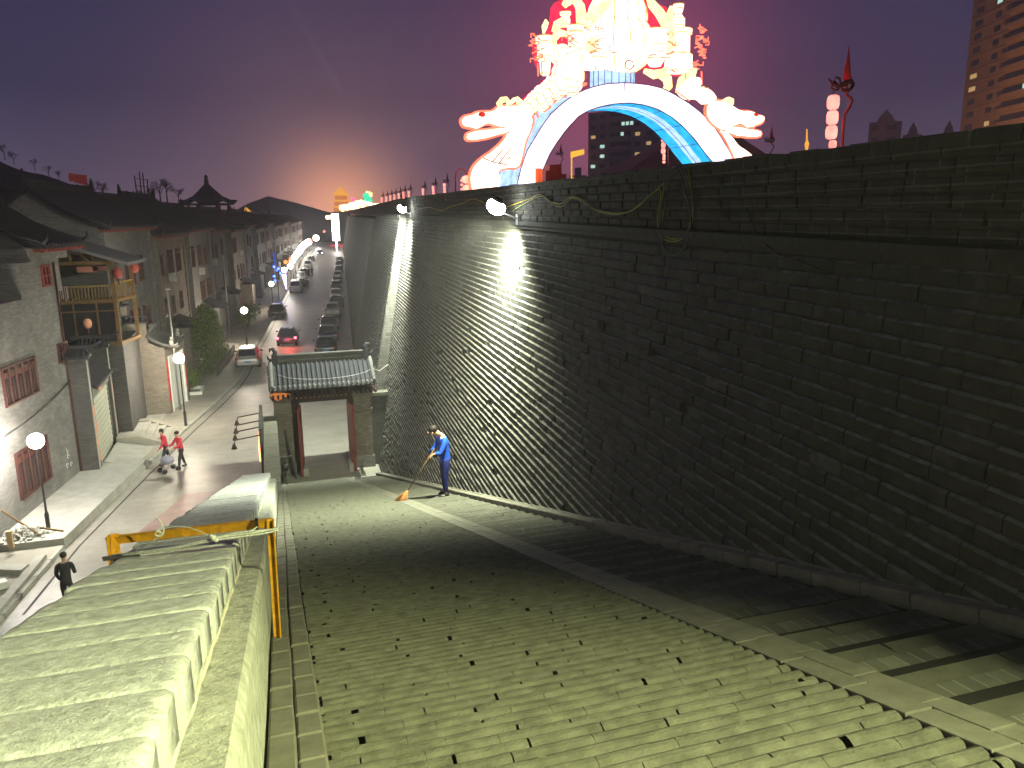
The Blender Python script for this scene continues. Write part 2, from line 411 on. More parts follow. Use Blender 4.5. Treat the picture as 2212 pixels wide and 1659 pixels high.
kerbrow(2.48, 2.625, 0.010, 0.46, 0.002, a=.003); kerbrow(2.628, 2.765, 0.009, 0.42, 0.002, a=.003); kerbrow(3.885, 4.02, 0.060, 0.46, 0.003); kerbrow(4.025, 4.16, 0.066, 0.46, 0.003)
ptag(s.build('ramp_kerb', m_kerb), kind='structure')
# stair strip: level treads 0.43 m deep between the sloping kerbs
s = MB(); y = -4.6
while y < 30.2:
    n0 = random.uniform(-.004, .004); z = rz_(y+0.43) + 0.031 + n0
    z2 = z - 0.045
    s.add([(2.76, y, z), (3.845, y, z), (3.845, y+0.43, z2), (2.76, y+0.43, z2), (2.76, y+0.43, z-0.40), (3.845, y+0.43, z-0.40)],
          [(0, 1, 2, 3), (3, 2, 5, 4)], 0)
    for b_ in range(3): xa = 2.77+b_*.355+random.uniform(-.02, .02); s.box(xa, xa+.345, y+0.325, y+0.436, z2-.06, z2+.014+random.uniform(-.003, .002), 1)
    y += 0.43
ptag(s.build('ramp_steps', [m_tread, m_nose]), kind='structure')
# level stone apron at the foot of the ramp, through the gate
s = MB(); s.box(-0.16, 4.15, YE-0.4, 34.6, -0.05, 0.03)
ptag(s.build('ramp_apron', m_pave), kind='structure')

# ================================================================== CITY WALL
wall = thing('city_wall', 'towering battered grey brick city wall rising along the right of the ramp and street', 'city wall', (4.3, 0, 0))
def xw(y, z):                                # near face, z above street
    return 4.27 + 0.055*y + 0.175*(z-CZ)
def zl(y): return CZ - 0.42 + 0.0085*y       # ledge height under the parapet
def zt(y): return CZ + 0.40 + 0.0085*y       # parapet top
CH = 0.128
def brickface(mb, y0, y1, z, h, bl, x_of, depth=0.05, prot=0.0, r=0.5, jitter=0.007, chip=0.02, mi=0, holes=0.0, sub=1):
    y = y0 - bl*r
    while y < y1:
        w = bl*random.uniform(0.88, 1.1); a, b = max(y, y0)+0.004, min(y+w, y1)-0.004; pm = 3 if random.random() < 0.02 else mi
        y += w
        if b-a < 0.05 or random.random() < holes: continue
        j = random.uniform(-jitter, jitter); c = 0.024
        if y > 9 and random.random() < chip: j += random.uniform(0.012, 0.045)
        zb, zc = z+0.004, z+h-0.006-random.uniform(0, 0.006)
        tj = random.uniform(-0.004, 0.004)
        xa, xb = x_of(a, z)-prot+j, x_of(b, z)-prot+j+tj
        nn = 3 if sub > 1 else 1
        vs = []
        for i in range(nn+1):
            t = i/nn; yy = a+(b-a)*t; xx = xa+(xb-xa)*t + (noise.noise(Vector((yy*7, z*9, 1)))*0.006 if sub > 1 else 0)
            e2 = 0.006 if i in (0, nn) else 0.0
            vs += [(xx+depth, yy, zb), (xx+e2, yy, zb), (xx+e2, yy, zc-c*.9), (xx+c*1.1, yy, zc), (xx+depth, yy, zc)]
        fs = [(i*5+k, i*5+k+1, i*5+k+6, i*5+k+5) for i in range(nn) for k in (0, 1)]
        fs += [(0, 4, 3, 2, 1), tuple(nn*5+k for k in (0, 1, 2, 3, 4))]
        k0 = len(mb.v); mb.add(vs, fs, pm)
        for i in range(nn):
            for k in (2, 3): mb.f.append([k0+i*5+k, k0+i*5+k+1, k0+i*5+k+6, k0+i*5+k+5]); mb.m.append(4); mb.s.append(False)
mb = MB(); z = -0.4; i = 0
while z + CH < zl(35):
    # where the ramp covers the wall nothing shows: start each course where it rises above the ramp
    yy = max(-7.0, min(35.3, (CZ-1.45-(z+CH))/S) - 1.2)
    if z > 2.0 or True:
        y0 = yy
        top = z + CH
        # course stops under the ledge, which rises a little with y
        y1 = 35.4
        if top > zl(y0): y0 = max(y0, (top-CZ+0.42)/0.0085)
        if y0 < y1:
            brickface(mb, y0, y1, z, CH, 0.43, xw, r=random.random(), mi=0, sub=2 if y0 < 9 else 1)
    z += CH; i += 1
face = mb.build('near_face', [m_wall, m_wall, m_wall, m_wallp, m_edgelit], wall, fix=False)
# mortar backing just behind the bricks, and the solid core
mb = MB()
mb.quad((xw(-8, -0.4)+0.018, -8, -0.4), (xw(35.4, -0.4)+0.018, 35.4, -0.4), (xw(35.4, 10.85)+0.018, 35.4, 10.85), (xw(-8, 10.6)+0.018, -8, 10.6))
mb.build('joint_mortar', m_mort, wall)
# far face: stepped courses running away to the gate tower
def xf(y, z): return 0.45 + 0.092*y + 0.20*z
YF = 290.0
mb = MB(); z = 0.0
seg = [35.45 + (YF-35.45)*(t/40.0)**1.5 for t in range(41)]
while z + CH < 10.88:
    for y0, y1 in zip(seg, seg[1:]):
        j = random.uniform(-.004, .004)
        x0, x1 = xf(y0, z)+j, xf(y1, z)+j
        if y0 < 60:
            n = int((y1-y0)/0.43)+1
            brickface(mb, y0, y1, z, CH, 0.43, xf, r=random.random(), mi=0, holes=0.001, chip=0.01)
        else:
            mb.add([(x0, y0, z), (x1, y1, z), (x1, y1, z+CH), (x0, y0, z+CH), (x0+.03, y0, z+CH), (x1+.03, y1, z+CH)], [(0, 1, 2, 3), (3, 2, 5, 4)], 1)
    z += CH
mb.quad((xf(35.5, 0)+.02, 35.5, 0), (xf(60, 0)+.02, 60, 0), (xf(60, 10.9)+.02, 60, 10.9), (xf(35.5, 10.9)+.02, 35.5, 10.9), 2)
# the end face that steps out behind the gate, and the face at the far end
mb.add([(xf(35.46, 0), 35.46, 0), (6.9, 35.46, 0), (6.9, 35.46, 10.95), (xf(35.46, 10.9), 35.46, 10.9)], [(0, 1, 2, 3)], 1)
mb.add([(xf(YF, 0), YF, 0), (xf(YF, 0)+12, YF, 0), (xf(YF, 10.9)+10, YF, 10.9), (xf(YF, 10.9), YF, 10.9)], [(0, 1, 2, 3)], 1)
mb.build('far_face', [m_wall, m_wallf, m_mort, m_wallp, m_edgelit], wall, fix=False)
# string course (projecting brick ledge) under the parapet
mb = MB()
for y0, y1, f, dz in ((-8, 35.4, xw, 0), (35.4, YF, lambda y, z: xf(y, z), 0)):
    n = 44 if f is xw else 60
    for i in range(n):
        a = y0+(y1-y0)*i/n; b = y0+(y1-y0)*(i+1)/n-(0.006 if f is xw else 0)
        za, zb = (zl(a), zl(b)) if f is xw else (10.88+0.0035*(a-35), 10.88+0.0035*(b-35))
        for (pr, h0, h1) in ((0.035, -0.015, 0.055), (0.075, 0.059, 0.135)):
            xa, xb = f(a, za)-pr, f(b, zb)-pr
            mb.add([(xa, a, za+h0), (xb, b, zb+h0), (xb, b, zb+h1), (xa, a, za+h1), (xa+.5, a, za+h1), (xb+.5, b, zb+h1), (xa+.5, a, za+h0), (xb+.5, b, zb+h0)],
                   [(0, 1, 2, 3), (3, 2, 5, 4), (0, 6, 7, 1), (0, 3, 4, 6), (1, 7, 5, 2)])
mb.build('string_course', m_wall, wall, fix=False)
# parapet: individually laid bricks on the near stretch, plain beyond
mb = MB()
for c in range(6):
    z0 = CZ - 0.42 + 0.14 + c*0.115
    def fx(y, z, o=0.0): return 4.20 + 0.055*y
    y = -8.0 - random.random()*0.4; bl = 0.46
    while y < 35.4:
        w = bl*random.uniform(0.9, 1.08); a, b = y+0.010, min(y+w, 35.4)-0.010; y += w
        if b-a < .06: continue
        j = random.uniform(-.008, .008); dz = 0.0085*a; dz2 = 0.0085*b; q = 0.017
        A, B = fx(a, 0)+j, fx(b, 0)+j
        mb.add([(A+.006, a, z0+dz+q), (B+.006, b, z0+dz2+q), (B+.006, b, z0+dz2+0.108), (A+.006, a, z0+dz+0.108), (A-.0, (a*.9+b*.1), z0+dz+q+.012), (B-.0, (a*.1+b*.9), z0+dz2+q+.012), (B-.0, (a*.1+b*.9), z0+dz2+0.096), (A-.0, (a*.9+b*.1), z0+dz+0.096),
                (A+.08, a, z0+dz+q), (B+.08, b, z0+dz2+q), (B+.08, b, z0+dz2+0.108), (A+.08, a, z0+dz+0.108)],
               [(4, 5, 6, 7), (0, 1, 5, 4), (1, 2, 6, 5), (2, 3, 7, 6), (3, 0, 4, 7), (0, 8, 9, 1), (1, 9, 10, 2), (2, 10, 11, 3), (3, 11, 8, 0)], 0)
A0, A1 = 4.20-0.055*8, 4.20+0.055*35.4
def tp(y, dx, z): return (4.20+0.055*y+dx, y, z)
mb.add([tp(-8, .022, zl(-8)+.1), tp(35.4, .022, zl(35.4)+.1), tp(35.4, .022, zt(35.4)-.02), tp(-8, .022, zt(-8)-.02), tp(-8, .5, zt(-8)-.02), tp(35.4, .5, zt(35.4)-.02), tp(-8, .5, 10.4), tp(35.4, .5, 10.4)],
       [(0, 1, 2, 3), (3, 2, 5, 4), (4, 5, 7, 6)], 1)
# coping course, slightly broken along its top
y = -8.0
while y < 35.4:
    w = 0.40*random.uniform(.85, 1.15); b = min(y+w, 35.4)-0.008; h = random.uniform(-.014, .010)
    mb.add([tp(y, -.01, zt(y)-.035), tp(b, -.01, zt(b)-.035), tp(b, -.006, zt(b)+.055+h), tp(y, -.006, zt(y)+.055+h), tp(y, .5, zt(y)+.055+h), tp(b, .5, zt(b)+.055+h), tp(y, .5, zt(y)-.035), tp(b, .5, zt(b)-.035)],
           [(0, 1, 2, 3), (3, 2, 5, 4), (4, 5, 7, 6), (0, 3, 4, 6), (1, 7, 5, 2)], 0)
    y += w
mb.build('parapet', [m_para, m_mort], wall, fix=False)
mb = MB()
for i in range(60):
    a = 35.4+(YF-35.4)*i/60; b = 35.4+(YF-35.4)*(i+1)/60
    za, zb = 10.98+0.0035*(a-35), 10.98+0.0035*(b-35)
    xa, xb = xf(a, 10.9)+.05, xf(b, 10.9)+.05
    mb.add([(xa, a, za), (xb, b, zb), (xb, b, zb+.74), (xa, a, za+.74), (xa+.5, a, za+.74), (xb+.5, b, zb+.74), (xa+.5, a, za), (xb+.5, b, zb)], [(0, 1, 2, 3), (3, 2, 5, 4), (4, 5, 7, 6)])
mb.add([(xf(35.4, 10.9)+.05, 35.4, 10.98), (6.8, 35.4, 10.98), (6.8, 35.4, 11.72), (xf(35.4, 10.9)+.05, 35.4, 11.72)], [(0, 1, 2, 3)])
mb.build('far_parapet', m_para, wall, fix=False)
# walkway on the wall top and the wall's far side
mb = MB()
mb.add([(4.0, -8, 10.55), (19.5, -8, 10.55), (21.5, 35.4, 10.75), (6.2, 35.4, 10.75), (46, YF, 11.4), (27.3, YF, 11.4)], [(0, 1, 2, 3), (3, 2, 4, 5)])
mb.add([(19.5, -8, 10.55), (21.5, 35.4, 10.75), (24.5, 35.4, -.01), (22.5, -8, -.01)], [(0, 1, 2, 3)])
mb.add([(21.5, 35.4, 10.75), (46, YF, 11.4), (49, YF, -.01), (24.5, 35.4, -.01)], [(0, 1, 2, 3)])
mb.build('walkway', m_para, wall)
# put-log holes: flat dark patches on the face standing in for their shade
hb = MB()
for (px, py) in ((1115, 790), (1160, 795), (1220, 860), (1085, 862), (1170, 905), (925, 868), (1070, 940), (1300, 700), (1410, 760), (1188, 620), (1480, 880)):
    r = ray(px, py)
    t = (4.27 - 0.175*0)/(r.x - 0.055*r.y - 0.175*r.z); p = Vector((r.x*t, r.y*t, CZ+r.z*t))
    w = random.uniform(.07, .13); h = random.uniform(.05, .08)
    x = xw(p.y, p.z) - 0.016
    pts = [(x-0.175*0+0.175*dz, p.y+dy, p.z+dz) for dy, dz in ((-w, -h), (w*.8, -h*1.1), (w, h*.7), (w*.2, h), (-w*.9, h*.8))]
    hb.add(pts, [(0, 1, 2, 3, 4)])
hb.build('dark_hole_patch', m_dark, wall)

# ================================================================== RAMP PARAPET
par = thing('ramp_parapet', 'low pale capped brick parapet descending along the left side of the ramp', 'parapet wall', (-0.7, 5, 0))
YL = 25.6                                    # cap becomes level below this point
mb = MB()
def pz(y, off): return CZ - off - S*y
# body: inner plaster face with the ledge, outer face down to the street
N = 120
prev = None
for i in range(N+1):
    y = -6 + (YL+0.2+6)*i/N
    nn = lambda k: 0.010*noise.noise(Vector((y*2.2, k*3.1, 0)))
    prof = [(-0.175+nn(1), rz_(y)-0.06), (-0.185+nn(2), rz_(y)+0.25), (-0.192+nn(3), rz_(y)+0.50), (-0.215, rz_(y)+0.545+nn(4)*.5), (-0.36, rz_(y)+0.55+nn(5)*.5), (-0.372, rz_(y)+0.62)]
    cur = [(x, y, z) for x, z in prof] + [(-1.18, y, rz_(y)+0.62), (-1.18, y, -0.05)]
    if prev:
        for k in range(len(cur)-1):
            mb.add([prev[k], cur[k], cur[k+1], prev[k+1]], [(0, 1, 2, 3)], 0 if k < 5 else 1, k < 5)
    prev = cur
mb.add(prev, [tuple(range(len(prev)))], 1)
mb.build('plaster_body', [m_face, m_hbrick], par)
# cap: rounded blocks laid across the wall
mb = MB(); y = -5.6
while y < YL:
    w = random.uniform(.37, .46) ; g = 0.003
    yaw = random.uniform(-.02, .02); dz = random.uniform(-.004, .004); xi = -0.362+random.uniform(-.010, .008); xo = -1.235+random.uniform(-.03, .02)
    K = 16; XS = [0, .02, .05]+[.05+.9*k/12 for k in range(1, 12)]+[.95, .98, 1.0]; Q = [(0.0, -.20), (0.0, -.020), (0.010, -.007), (0.035, -.001), (0.25, 0.001), (0.5, 0.002), (0.75, .001), (0.965, -.001), (0.990, -.007), (1.0, -.020), (1.0, -.20)]
    vs = []
    for i in range(K+1):
        t = XS[i]; x = xo+(xi-xo)*t
        e = {0: .020, 1: .005, K-1: .005, K: .020}.get(i, 0.0)
        tt = 0.0 if 0 < i < K else (0.0)
        for (a, h) in Q:
            yy = y+g+(w-2*g)*a + yaw*(x+.8); hh = h-(e if h > -.1 else 0)
            hh += 0.003*noise.noise(Vector((x*4, yy*4, 1))) + 0.003*noise.noise(Vector((x*13, yy*13, 1))) + .002*noise.noise(Vector((x*40, yy*40, 1)))
            vs.append((x, yy, pz(yy, 0.70)+hh+dz))
    q = len(Q)
    # extra ring just inside each end for a worn edge
    fs = [(i*q+j, (i+1)*q+j, (i+1)*q+j+1, i*q+j+1) for i in range(K) for j in range(q-1)] + [tuple(range(q)), tuple(range(K*q+q-1, K*q-1, -1))]
    mb.add(vs, fs, 0, True)
    y += w
mb.build('cap_stones', m_slab, par)
mb = MB(); y = -5.6
pts = [(-0.365+0.010*noise.noise(Vector((yy*3, 0, 0))), yy, pz(yy, 0.895)+0.004*noise.noise(Vector((yy*5, 2, 0)))) for yy in [-5.6+0.12*i for i in range(260)] if yy < YL]
rr = [0.012+0.008*noise.noise(Vector((p[1]*4, 9, 0))) for p in pts]
mb.tube(pts, [max(.004, r) for r in rr], 6)
mb.build('mortar_bead', m_slab2, par)
# level end of the parapet beside the gate
mb = MB()
zc = CZ-8.22
mb.box(-0.52, -0.06, YL-.1, 33.45, -0.02, zc-0.10, 1)
y = YL-.1
while y < 33.4:
    w = min(random.uniform(.40, .5), 33.45-y); z1 = zc+random.uniform(-.006, .006)
    mb.box(-0.56, -0.03, y+.005, y+w-.005, zc-0.10, z1, 0); y += w
mb.build('level_coping', [m_kerb, m_hbrick], par)

# ================================================================== GATE
gate = thing('ramp_gate', 'small tile roofed brick gateway with open red doors at the foot of the ramp', 'gateway', (2.0, 34.0, 0))
def pillar(x0, x1):
    mb = MB(); y0, y1 = 33.6, 34.5
    mb.box(x0, x1, y0, y1, 0, 3.35); mb.box(x0-.05, x1+.05, y0-.05, y1+.05, 0, 0.55, 1)
    for k, (d, z0, z1) in enumerate(((.03, 2.62, 2.70), (.05, 3.35, 3.43), (.09, 3.43, 3.51), (.13, 3.51, 3.58))): mb.box(x0-d, x1+d, y0-d, y1+d, z0, z1-.003)
    # recessed panel frame on the front
    for (a, b, c, d) in ((x0+.08, x1-.08, 2.40, 2.46), (x0+.08, x1-.08, 1.0, 1.06), (x0+.08, x0+.13, 1.06, 2.40), (x1-.13, x1-.08, 1.06, 2.40)): mb.box(a, b, y0-.015, y0, c, d)
    return mb.build('brick_pillar', [m_hbrick2, m_hbrick], gate)
pillar(-0.12, 0.60); pillar(3.22, 3.98)
mb = MB(); mb.box(0.60, 3.22, 33.95, 34.25, 3.12, 3.55); mb.box(.6, .93, 34.0, 34.2, 0, 3.12); mb.box(2.98, 3.22, 34.0, 34.2, 0, 3.12)
mb.build('door_frame', m_dred, gate)
mb = MB()
for i in range(22):
    x = -0.15+i*0.20; mb.box(x, x+.09, 32.75, 35.0, 3.60, 3.70)
mb.box(-.2, 4.05, 33.75, 34.45, 3.56, 3.62)
mb.build('rafters', m_dred, gate)
mb = MB()
for i in range(12): mb.ball((0.85+i*0.19, 33.93, 3.33), .035, 6)
mb.build('beam_studs', pmat('beam stud paint', (.5, .25, .05), .6), gate)
def doorleaf(hx, ang, sgn):
    mb = MB(); w = 1.0
    mb.M = Matrix.Translation((hx, 33.93, 0)) @ Matrix.Rotation(ang, 4, 'Z')
    mb.box(0, w*sgn, -.035, .035, .10, 3.05) if sgn > 0 else mb.box(-w, 0, -.035, .035, .10, 3.05)
    for z in (.35, 1.2, 2.05, 2.85):
        mb.box(min(0, w*sgn), max(0, w*sgn), -.06, -.037, z-.05, z+.05)
    for xx in (.04, .5, .95): mb.box(xx*sgn-.03, xx*sgn+.03, -.058, -.038, .12, 3.0)
    return mb.build('door_leaf', m_door, gate)
doorleaf(0.97, R(-97), 1); doorleaf(2.97, R(97), -1)
for x in (0.86, 2.86):
    mb = MB(); mb.box(x, x+.26, 33.15, 33.85, 0.03, .38); mb.build('gate_stone', m_conc, gate)
# roof
roofz = lambda d: 4.90 - 0.60*d - 0.10*math.sin(d*2.2)     # d distance from the ridge line
RY = 34.1
mb = MB(); rb = MB()
x0, x1 = -0.15, 4.08
for sgn in (-1, 1):
    ds = [0, .35, .7, 1.05, 1.42] if sgn < 0 else [0, .35, .7, .95]
    for a, b in zip(ds, ds[1:]):
        mb.add([(x0, RY+sgn*a, roofz(a)), (x1, RY+sgn*a, roofz(a)), (x1, RY+sgn*b, roofz(b)), (x0, RY+sgn*b, roofz(b)),
                (x0, RY+sgn*a, roofz(a)-.1), (x1, RY+sgn*a, roofz(a)-.1), (x1, RY+sgn*b, roofz(b)-.1), (x0, RY+sgn*b, roofz(b)-.1)],
               [(0,1,2,3),(4,7,6,5),(0,3,7,4),(1,5,6,2),(2,6,7,3)])
    for i in range(21):
        x = x0+.12+i*(x1-x0-.24)/20
        rb.tube([(x, RY+sgn*d, roofz(d)+.015) for d in ((.08, .35, .7, 1.05, 1.25) if sgn < 0 else (.08, .35, .7, .95))], .052, 8)
rf = mb.build('roof', m_tile, gate)
rb.build('tile_ribs', m_tile, rf)
rb = MB()
for sgn in (-1,):
    for i in range(21):
        x = x0+.12+i*(x1-x0-.24)/20
        rb.tube([(x, RY+sgn*1.24, roofz(1.24)+.02), (x, RY+sgn*1.47, roofz(1.47)+.03)], .058, 8)
        rb.lathe([(.03, 0), (.066, .001), (.066, .03), (.03, .031)], (x, RY+sgn*1.475, roofz(1.47)-.02), 8)
rb.build('eave_tile_ends', m_tilel, rf)  # paler tile colour puts the lamplight on these ends
mb = MB(); mb.box(x0+.3, x1-.25, RY-.10, RY+.10, 4.86, 5.20); mb.box(x0+.28, x1-.23, RY-.14, RY+.14, 5.20, 5.245); mb.box(x0+.28, x1-.23, RY-.13, RY+.13, 4.99, 5.02)
mb.build('ridge', m_hdark, rf)
for sgn, xx in ((-1, x0+.22), (1, x1-.17)):
    mb = MB()
    mb.box(xx-.12, xx+.12, RY-.14, RY+.14, 4.8, 5.28)
    mb.tube([(xx, RY, 5.2), (xx-sgn*.04, RY, 5.38), (xx+sgn*.05, RY, 5.52), (xx+sgn*.17, RY, 5.50), (xx+sgn*.18, RY, 5.38)], [.10, .10, .075, .05, .02], 8)
    mb.tube([(xx+sgn*.12, RY, 5.0), (xx+sgn*.26, RY, 5.10), (xx+sgn*.30, RY, 5.26)], [.07, .05, .015], 6)
    mb.build('ridge_finial', m_tile, rf)
for xx in (x0+.02, x1-.02):
    mb = MB()
    for sgn in (-1, 1):
        mb.tube([(xx, RY+sgn*d, roofz(d)+.10) for d in ((.1, .5, .9, 1.2, 1.42) if sgn < 0 else (.1, .3, .5, .7, .9))]+[(xx, RY+sgn*(1.52 if sgn < 0 else 1.0), roofz(1.42 if sgn < 0 else .95)+.18)], [.085, .085, .085, .08, .07, .03], 8)
        for k in range(9 if sgn < 0 else 5): mb.ball((xx+(.1 if xx > 2 else -.1), RY+sgn*(.2+k*.15), roofz(.2+k*.15)-.02), .05, 6)
    mb.build('verge_tiles', m_tilel, rf)
# cable draped over the roof
mb = MB(); mb.tube([(0.15+i*.36, RY-0.62-0.42*math.sin(i/11*math.pi)**0.6, roofz(0.62+0.42*math.sin(i/11*math.pi)**0.6)+.085) for i in range(12)]+[(4.4, 33.6, 4.35), (4.9, 34.2, 4.5)], .008, 5)
ptag(mb.build('roof_cable', m_rope), 'thin pale cable sagging across the tiled roof of the ramp gate', 'cable')
# short side wall between the gate and the city wall
sw = thing('side_wall', 'short dark brick wall with stone coping filling the gap between gate and city wall', 'wall', (4.4, 34, 0))
mb = MB(); mb.box(3.985, 5.0, 33.85, 34.25, 0, 3.20); mb.build('brick_body', m_hdark, sw)
mb = MB(); mb.box(3.985, 5.1, 33.78, 34.32, 3.20, 3.34); mb.build('coping', m_kerb, sw)
mb = MB()
for x in (4.05, 4.32, 4.6, 4.9): mb.tube([(x, 34.05, 3.34), (x, 34.05, 4.10)], .012, 5)
mb.tube([(4.0, 34.05, 4.10), (5.05, 34.05, 4.10)], .014, 5)
mb.build('railing', m_black, sw)
# board leaning beside the left door
mb = MB(); mb.M = Matrix.Translation((0.58, 33.1, 0.02)) @ Matrix.Rotation(R(-12), 4, 'X') @ Matrix.Rotation(R(-8), 4, 'Y')
mb.box(-.03, .03, -.16, .16, 0, 2.15)
ptag(mb.build('leaning_plank', m_black), 'long black plank leaning against the left pillar beside the red door', 'plank')
# bicycle
bk = thing('bicycle', 'dark parked bicycle with chrome handlebar leaning by the left gate pillar', 'bicycle', (0.17, 32.75, 0.02))
def bxy(y, z, x=0.0): return (0.17+x, 32.75+y, 0.02+z)
def wheel(yc):
    mb = MB(); mb.tube([bxy(yc+.33*math.cos(a), .34+.33*math.sin(a)) for a in [2*math.pi*i/24 for i in range(24)]], .022, 6, closed=True)
    for i in range(12):
        a = 2*math.pi*i/12; mb.tube([bxy(yc, .34), bxy(yc+.32*math.cos(a), .34+.32*math.sin(a))], .003, 3)
    return mb.build('wheel', m_black, bk)
wheel(.52); wheel(-.52)
mb = MB()
for a, b in (((-.52, .34), (-.05, .30)), ((-.52, .34), (-.18, .80)), ((-.05, .30), (-.20, .86)), ((-.18, .80), (.34, .84)), ((-.05, .30), (.36, .78)), ((.52, .34), (.30, 1.0))):
    mb.tube([bxy(*a), bxy(*b)], .018, 6)
mb.build('frame', m_black, bk)
mb = MB(); mb.tube([bxy(.22, 1.06, -.30), bxy(.30, 1.03, -.12), bxy(.31, 1.0), bxy(.30, 1.03, .12), bxy(.22, 1.06, .30)], .014, 6); mb.ball(bxy(.36, 1.02), .05, 8); mb.build('handlebar', m_steel, bk)
mb = MB(); mb.ball(bxy(-.22, .90), .12, 8, sc=(.7, 1.1, .35)); mb.build('saddle', m_black, bk)
mb = MB(); mb.box(.08, .26, 32.75-.75, 32.75-.4, .72, .75); mb.ball(bxy(-.58, .86), .14, 8); mb.build('rear_rack', m_black, bk)
# ================================================================== LAMPS
def ptlight(name, loc, power, col, radius=0.14, parent=None):
    l = bpy.data.lights.new(name, 'POINT'); l.energy = power; l.color = col; l.shadow_soft_size = radius
    o = bpy.data.objects.new(name, l); COL.objects.link(o); o.location = loc
    if parent is not None:
        o.parent = parent; o.location = WM[parent.name].inverted() @ Vector(loc)
    return o
def spot(name, loc, target, power, col, size, blend=0.6, radius=0.06, parent=None):
    l = bpy.data.lights.new(name, 'SPOT'); l.energy = power; l.color = col; l.shadow_soft_size = radius
    l.spot_size = R(size); l.spot_blend = blend
    o = bpy.data.objects.new(name, l); COL.objects.link(o)
    d = Vector(target)-Vector(loc)
    m = d.to_track_quat('-Z', 'Y').to_matrix().to_4x4()
    wm = Matrix.Translation(loc) @ m
    o.matrix_world = wm
    if parent is not None:
        o.parent = parent; o.matrix_local = WM[parent.name].inverted() @ wm
    return o
def street_lamp(x, y, label, h=3.3, power=900, col=(1.0, 0.93, 0.80), group='globe street lamps along the kerb', z=0.13, r=.27):
    t = thing('street_lamp', label, 'street lamp', (x, y, z), 0, group)
    mb = MB(); mb.lathe([(.085, 0), (.085, .03), (.075, .05), (.075, .75), (.055, .80), (.038, .84), (.030, h-.25), (.055, h-.22), (.055, h-.19), (.03, h-.17), (.09, h-.14), (.09, h-.12)], (x, y, z), 12)
    mb.build('pole', m_black, t)
    mb = MB(); mb.ball((x, y, z+h), r, 14); gb = mb.build('lamp_globe', e_lamp, t)
    gb.visible_shadow = True
    ptlight('lamp_light', (x, y, z+h), power, col, r+.04, t)
    return t
lab = ['nearest globe street lamp on a black post beside the rubble heap', 'globe street lamp on a black post at the white stepped entrance', 'globe street lamp behind the silver hatchback and the bushy tree',
       'globe street lamp beside the dark parked sedan']
heads = [(-8.0, 29.5), (-4.7, 43.6), (-2.0, 68.9), (0.5, 96.0)]
for (x, y), l, h, pw in zip(heads, lab, (3.42, 3.66, 3.2, 3.15), (3000, 3600, 3000, 2400)):
    street_lamp(x, y, l, h, pw, col=(1.0, 0.93, 0.80) if y < 40 else (1.0, 0.87, 0.66))
rest = [(2.6, 120.1), (3.7, 128.5), (4.6, 144.1), (6.6, 170.7), (7.4, 181), (8.4, 196.6), (9.6, 212), (11.4, 231.9), (13.2, 249.4), (18.0, 291), (5.5, 157), (7.0, 175.5), (7.9, 189), (9.0, 204), (10.5, 222), (12.3, 241)]
rl = ['fifth globe lamp down the street, next to the blue neon shop', 'sixth globe lamp down the street, before the dense glowing row', 'globe lamp starting the dense glowing row of distant lamps',
      'second globe lamp of the dense glowing distant row', 'third globe lamp of the dense glowing distant row', 'fourth globe lamp of the dense glowing distant row', 'fifth globe lamp of the dense glowing distant row',
      'sixth globe lamp of the dense glowing distant row', 'seventh globe lamp of the dense glowing distant row', 'small bluish globe lamp standing farthest down the street']+['globe lamp lost in the dense glowing row down the street']*6
far_ = sorted(y for _, y in rest if 140 < y < 285)
num_ = ['first', 'second', 'third', 'fourth', 'fifth', 'sixth', 'seventh', 'eighth', 'ninth', 'tenth', 'eleventh', 'twelfth', 'thirteenth', 'fourteenth']
rl = [('%s globe lamp of the dense glowing row, counted from its near end' % num_[far_.index(y)]) if y in far_ else l for (x, y), l in zip(rest, rl)]
for (x, y), l in zip(rest, rl):
    street_lamp(x, y, l, 3.2, 1100, r=.28+0.0038*(y-100), col=(1.0, 0.95, 0.85))

def floodlight(x, y, z, label, aim, power, col, size, wx, blend=0.8):
    t = thing('floodlight', label, 'floodlight', (x, y, z), 0, 'floodlights on the city wall parapet')
    d = (Vector(aim)-Vector((x, y, z))).normalized()
    q = d.to_track_quat('-Z', 'Y').to_matrix().to_4x4()
    mb = MB(); mb.M = Matrix.Translation((x, y, z)) @ q
    mb.lathe([(.03, .16), (.07, .15), (.09, .08), (.10, .05), (.09, .05)], (0, 0, 0), 14, sx=1.0, sy=1.25); mb.build('housing', m_black, t)
    mb = MB(); mb.M = Matrix.Translation((x, y, z)) @ q
    mb.ball((0, 0, -.06), .175, 14, sc=(1.0, 1.2, .85)); mb.build('lens', e_flood, t)
    mb = MB(); mb.bar((x+.02, y+.03, z), (x+.10, y+.05, z-.16), .03); mb.bar((x+.10, y+.05, z-.16), (wx, y+.05, z-.30), .03); mb.box(wx-.04, wx+.02, y-.02, y+.12, z-.42, z-.2)
    mb.build('bracket', m_steel, t)
    spot('flood_spot', Vector((x, y, z))+d*.32, aim, power, col, size, blend, .07, t)
    return t
floodlight(4.55, 15.45, CZ+.19, 'nearer bright oval floodlight mounted on the wall parapet above the sweeper', (2.3, 18.2, 4.0), 8800, (0.95, 1.0, 0.70), 172, 5.02, 1.0)
floodlight(5.62, 33.0, CZ+.31, 'farther bright floodlight on the wall parapet above the gate', (2.0, 39, 0.0), 12500, (0.93, 1.0, 0.80), 150, 5.98, 1.0)
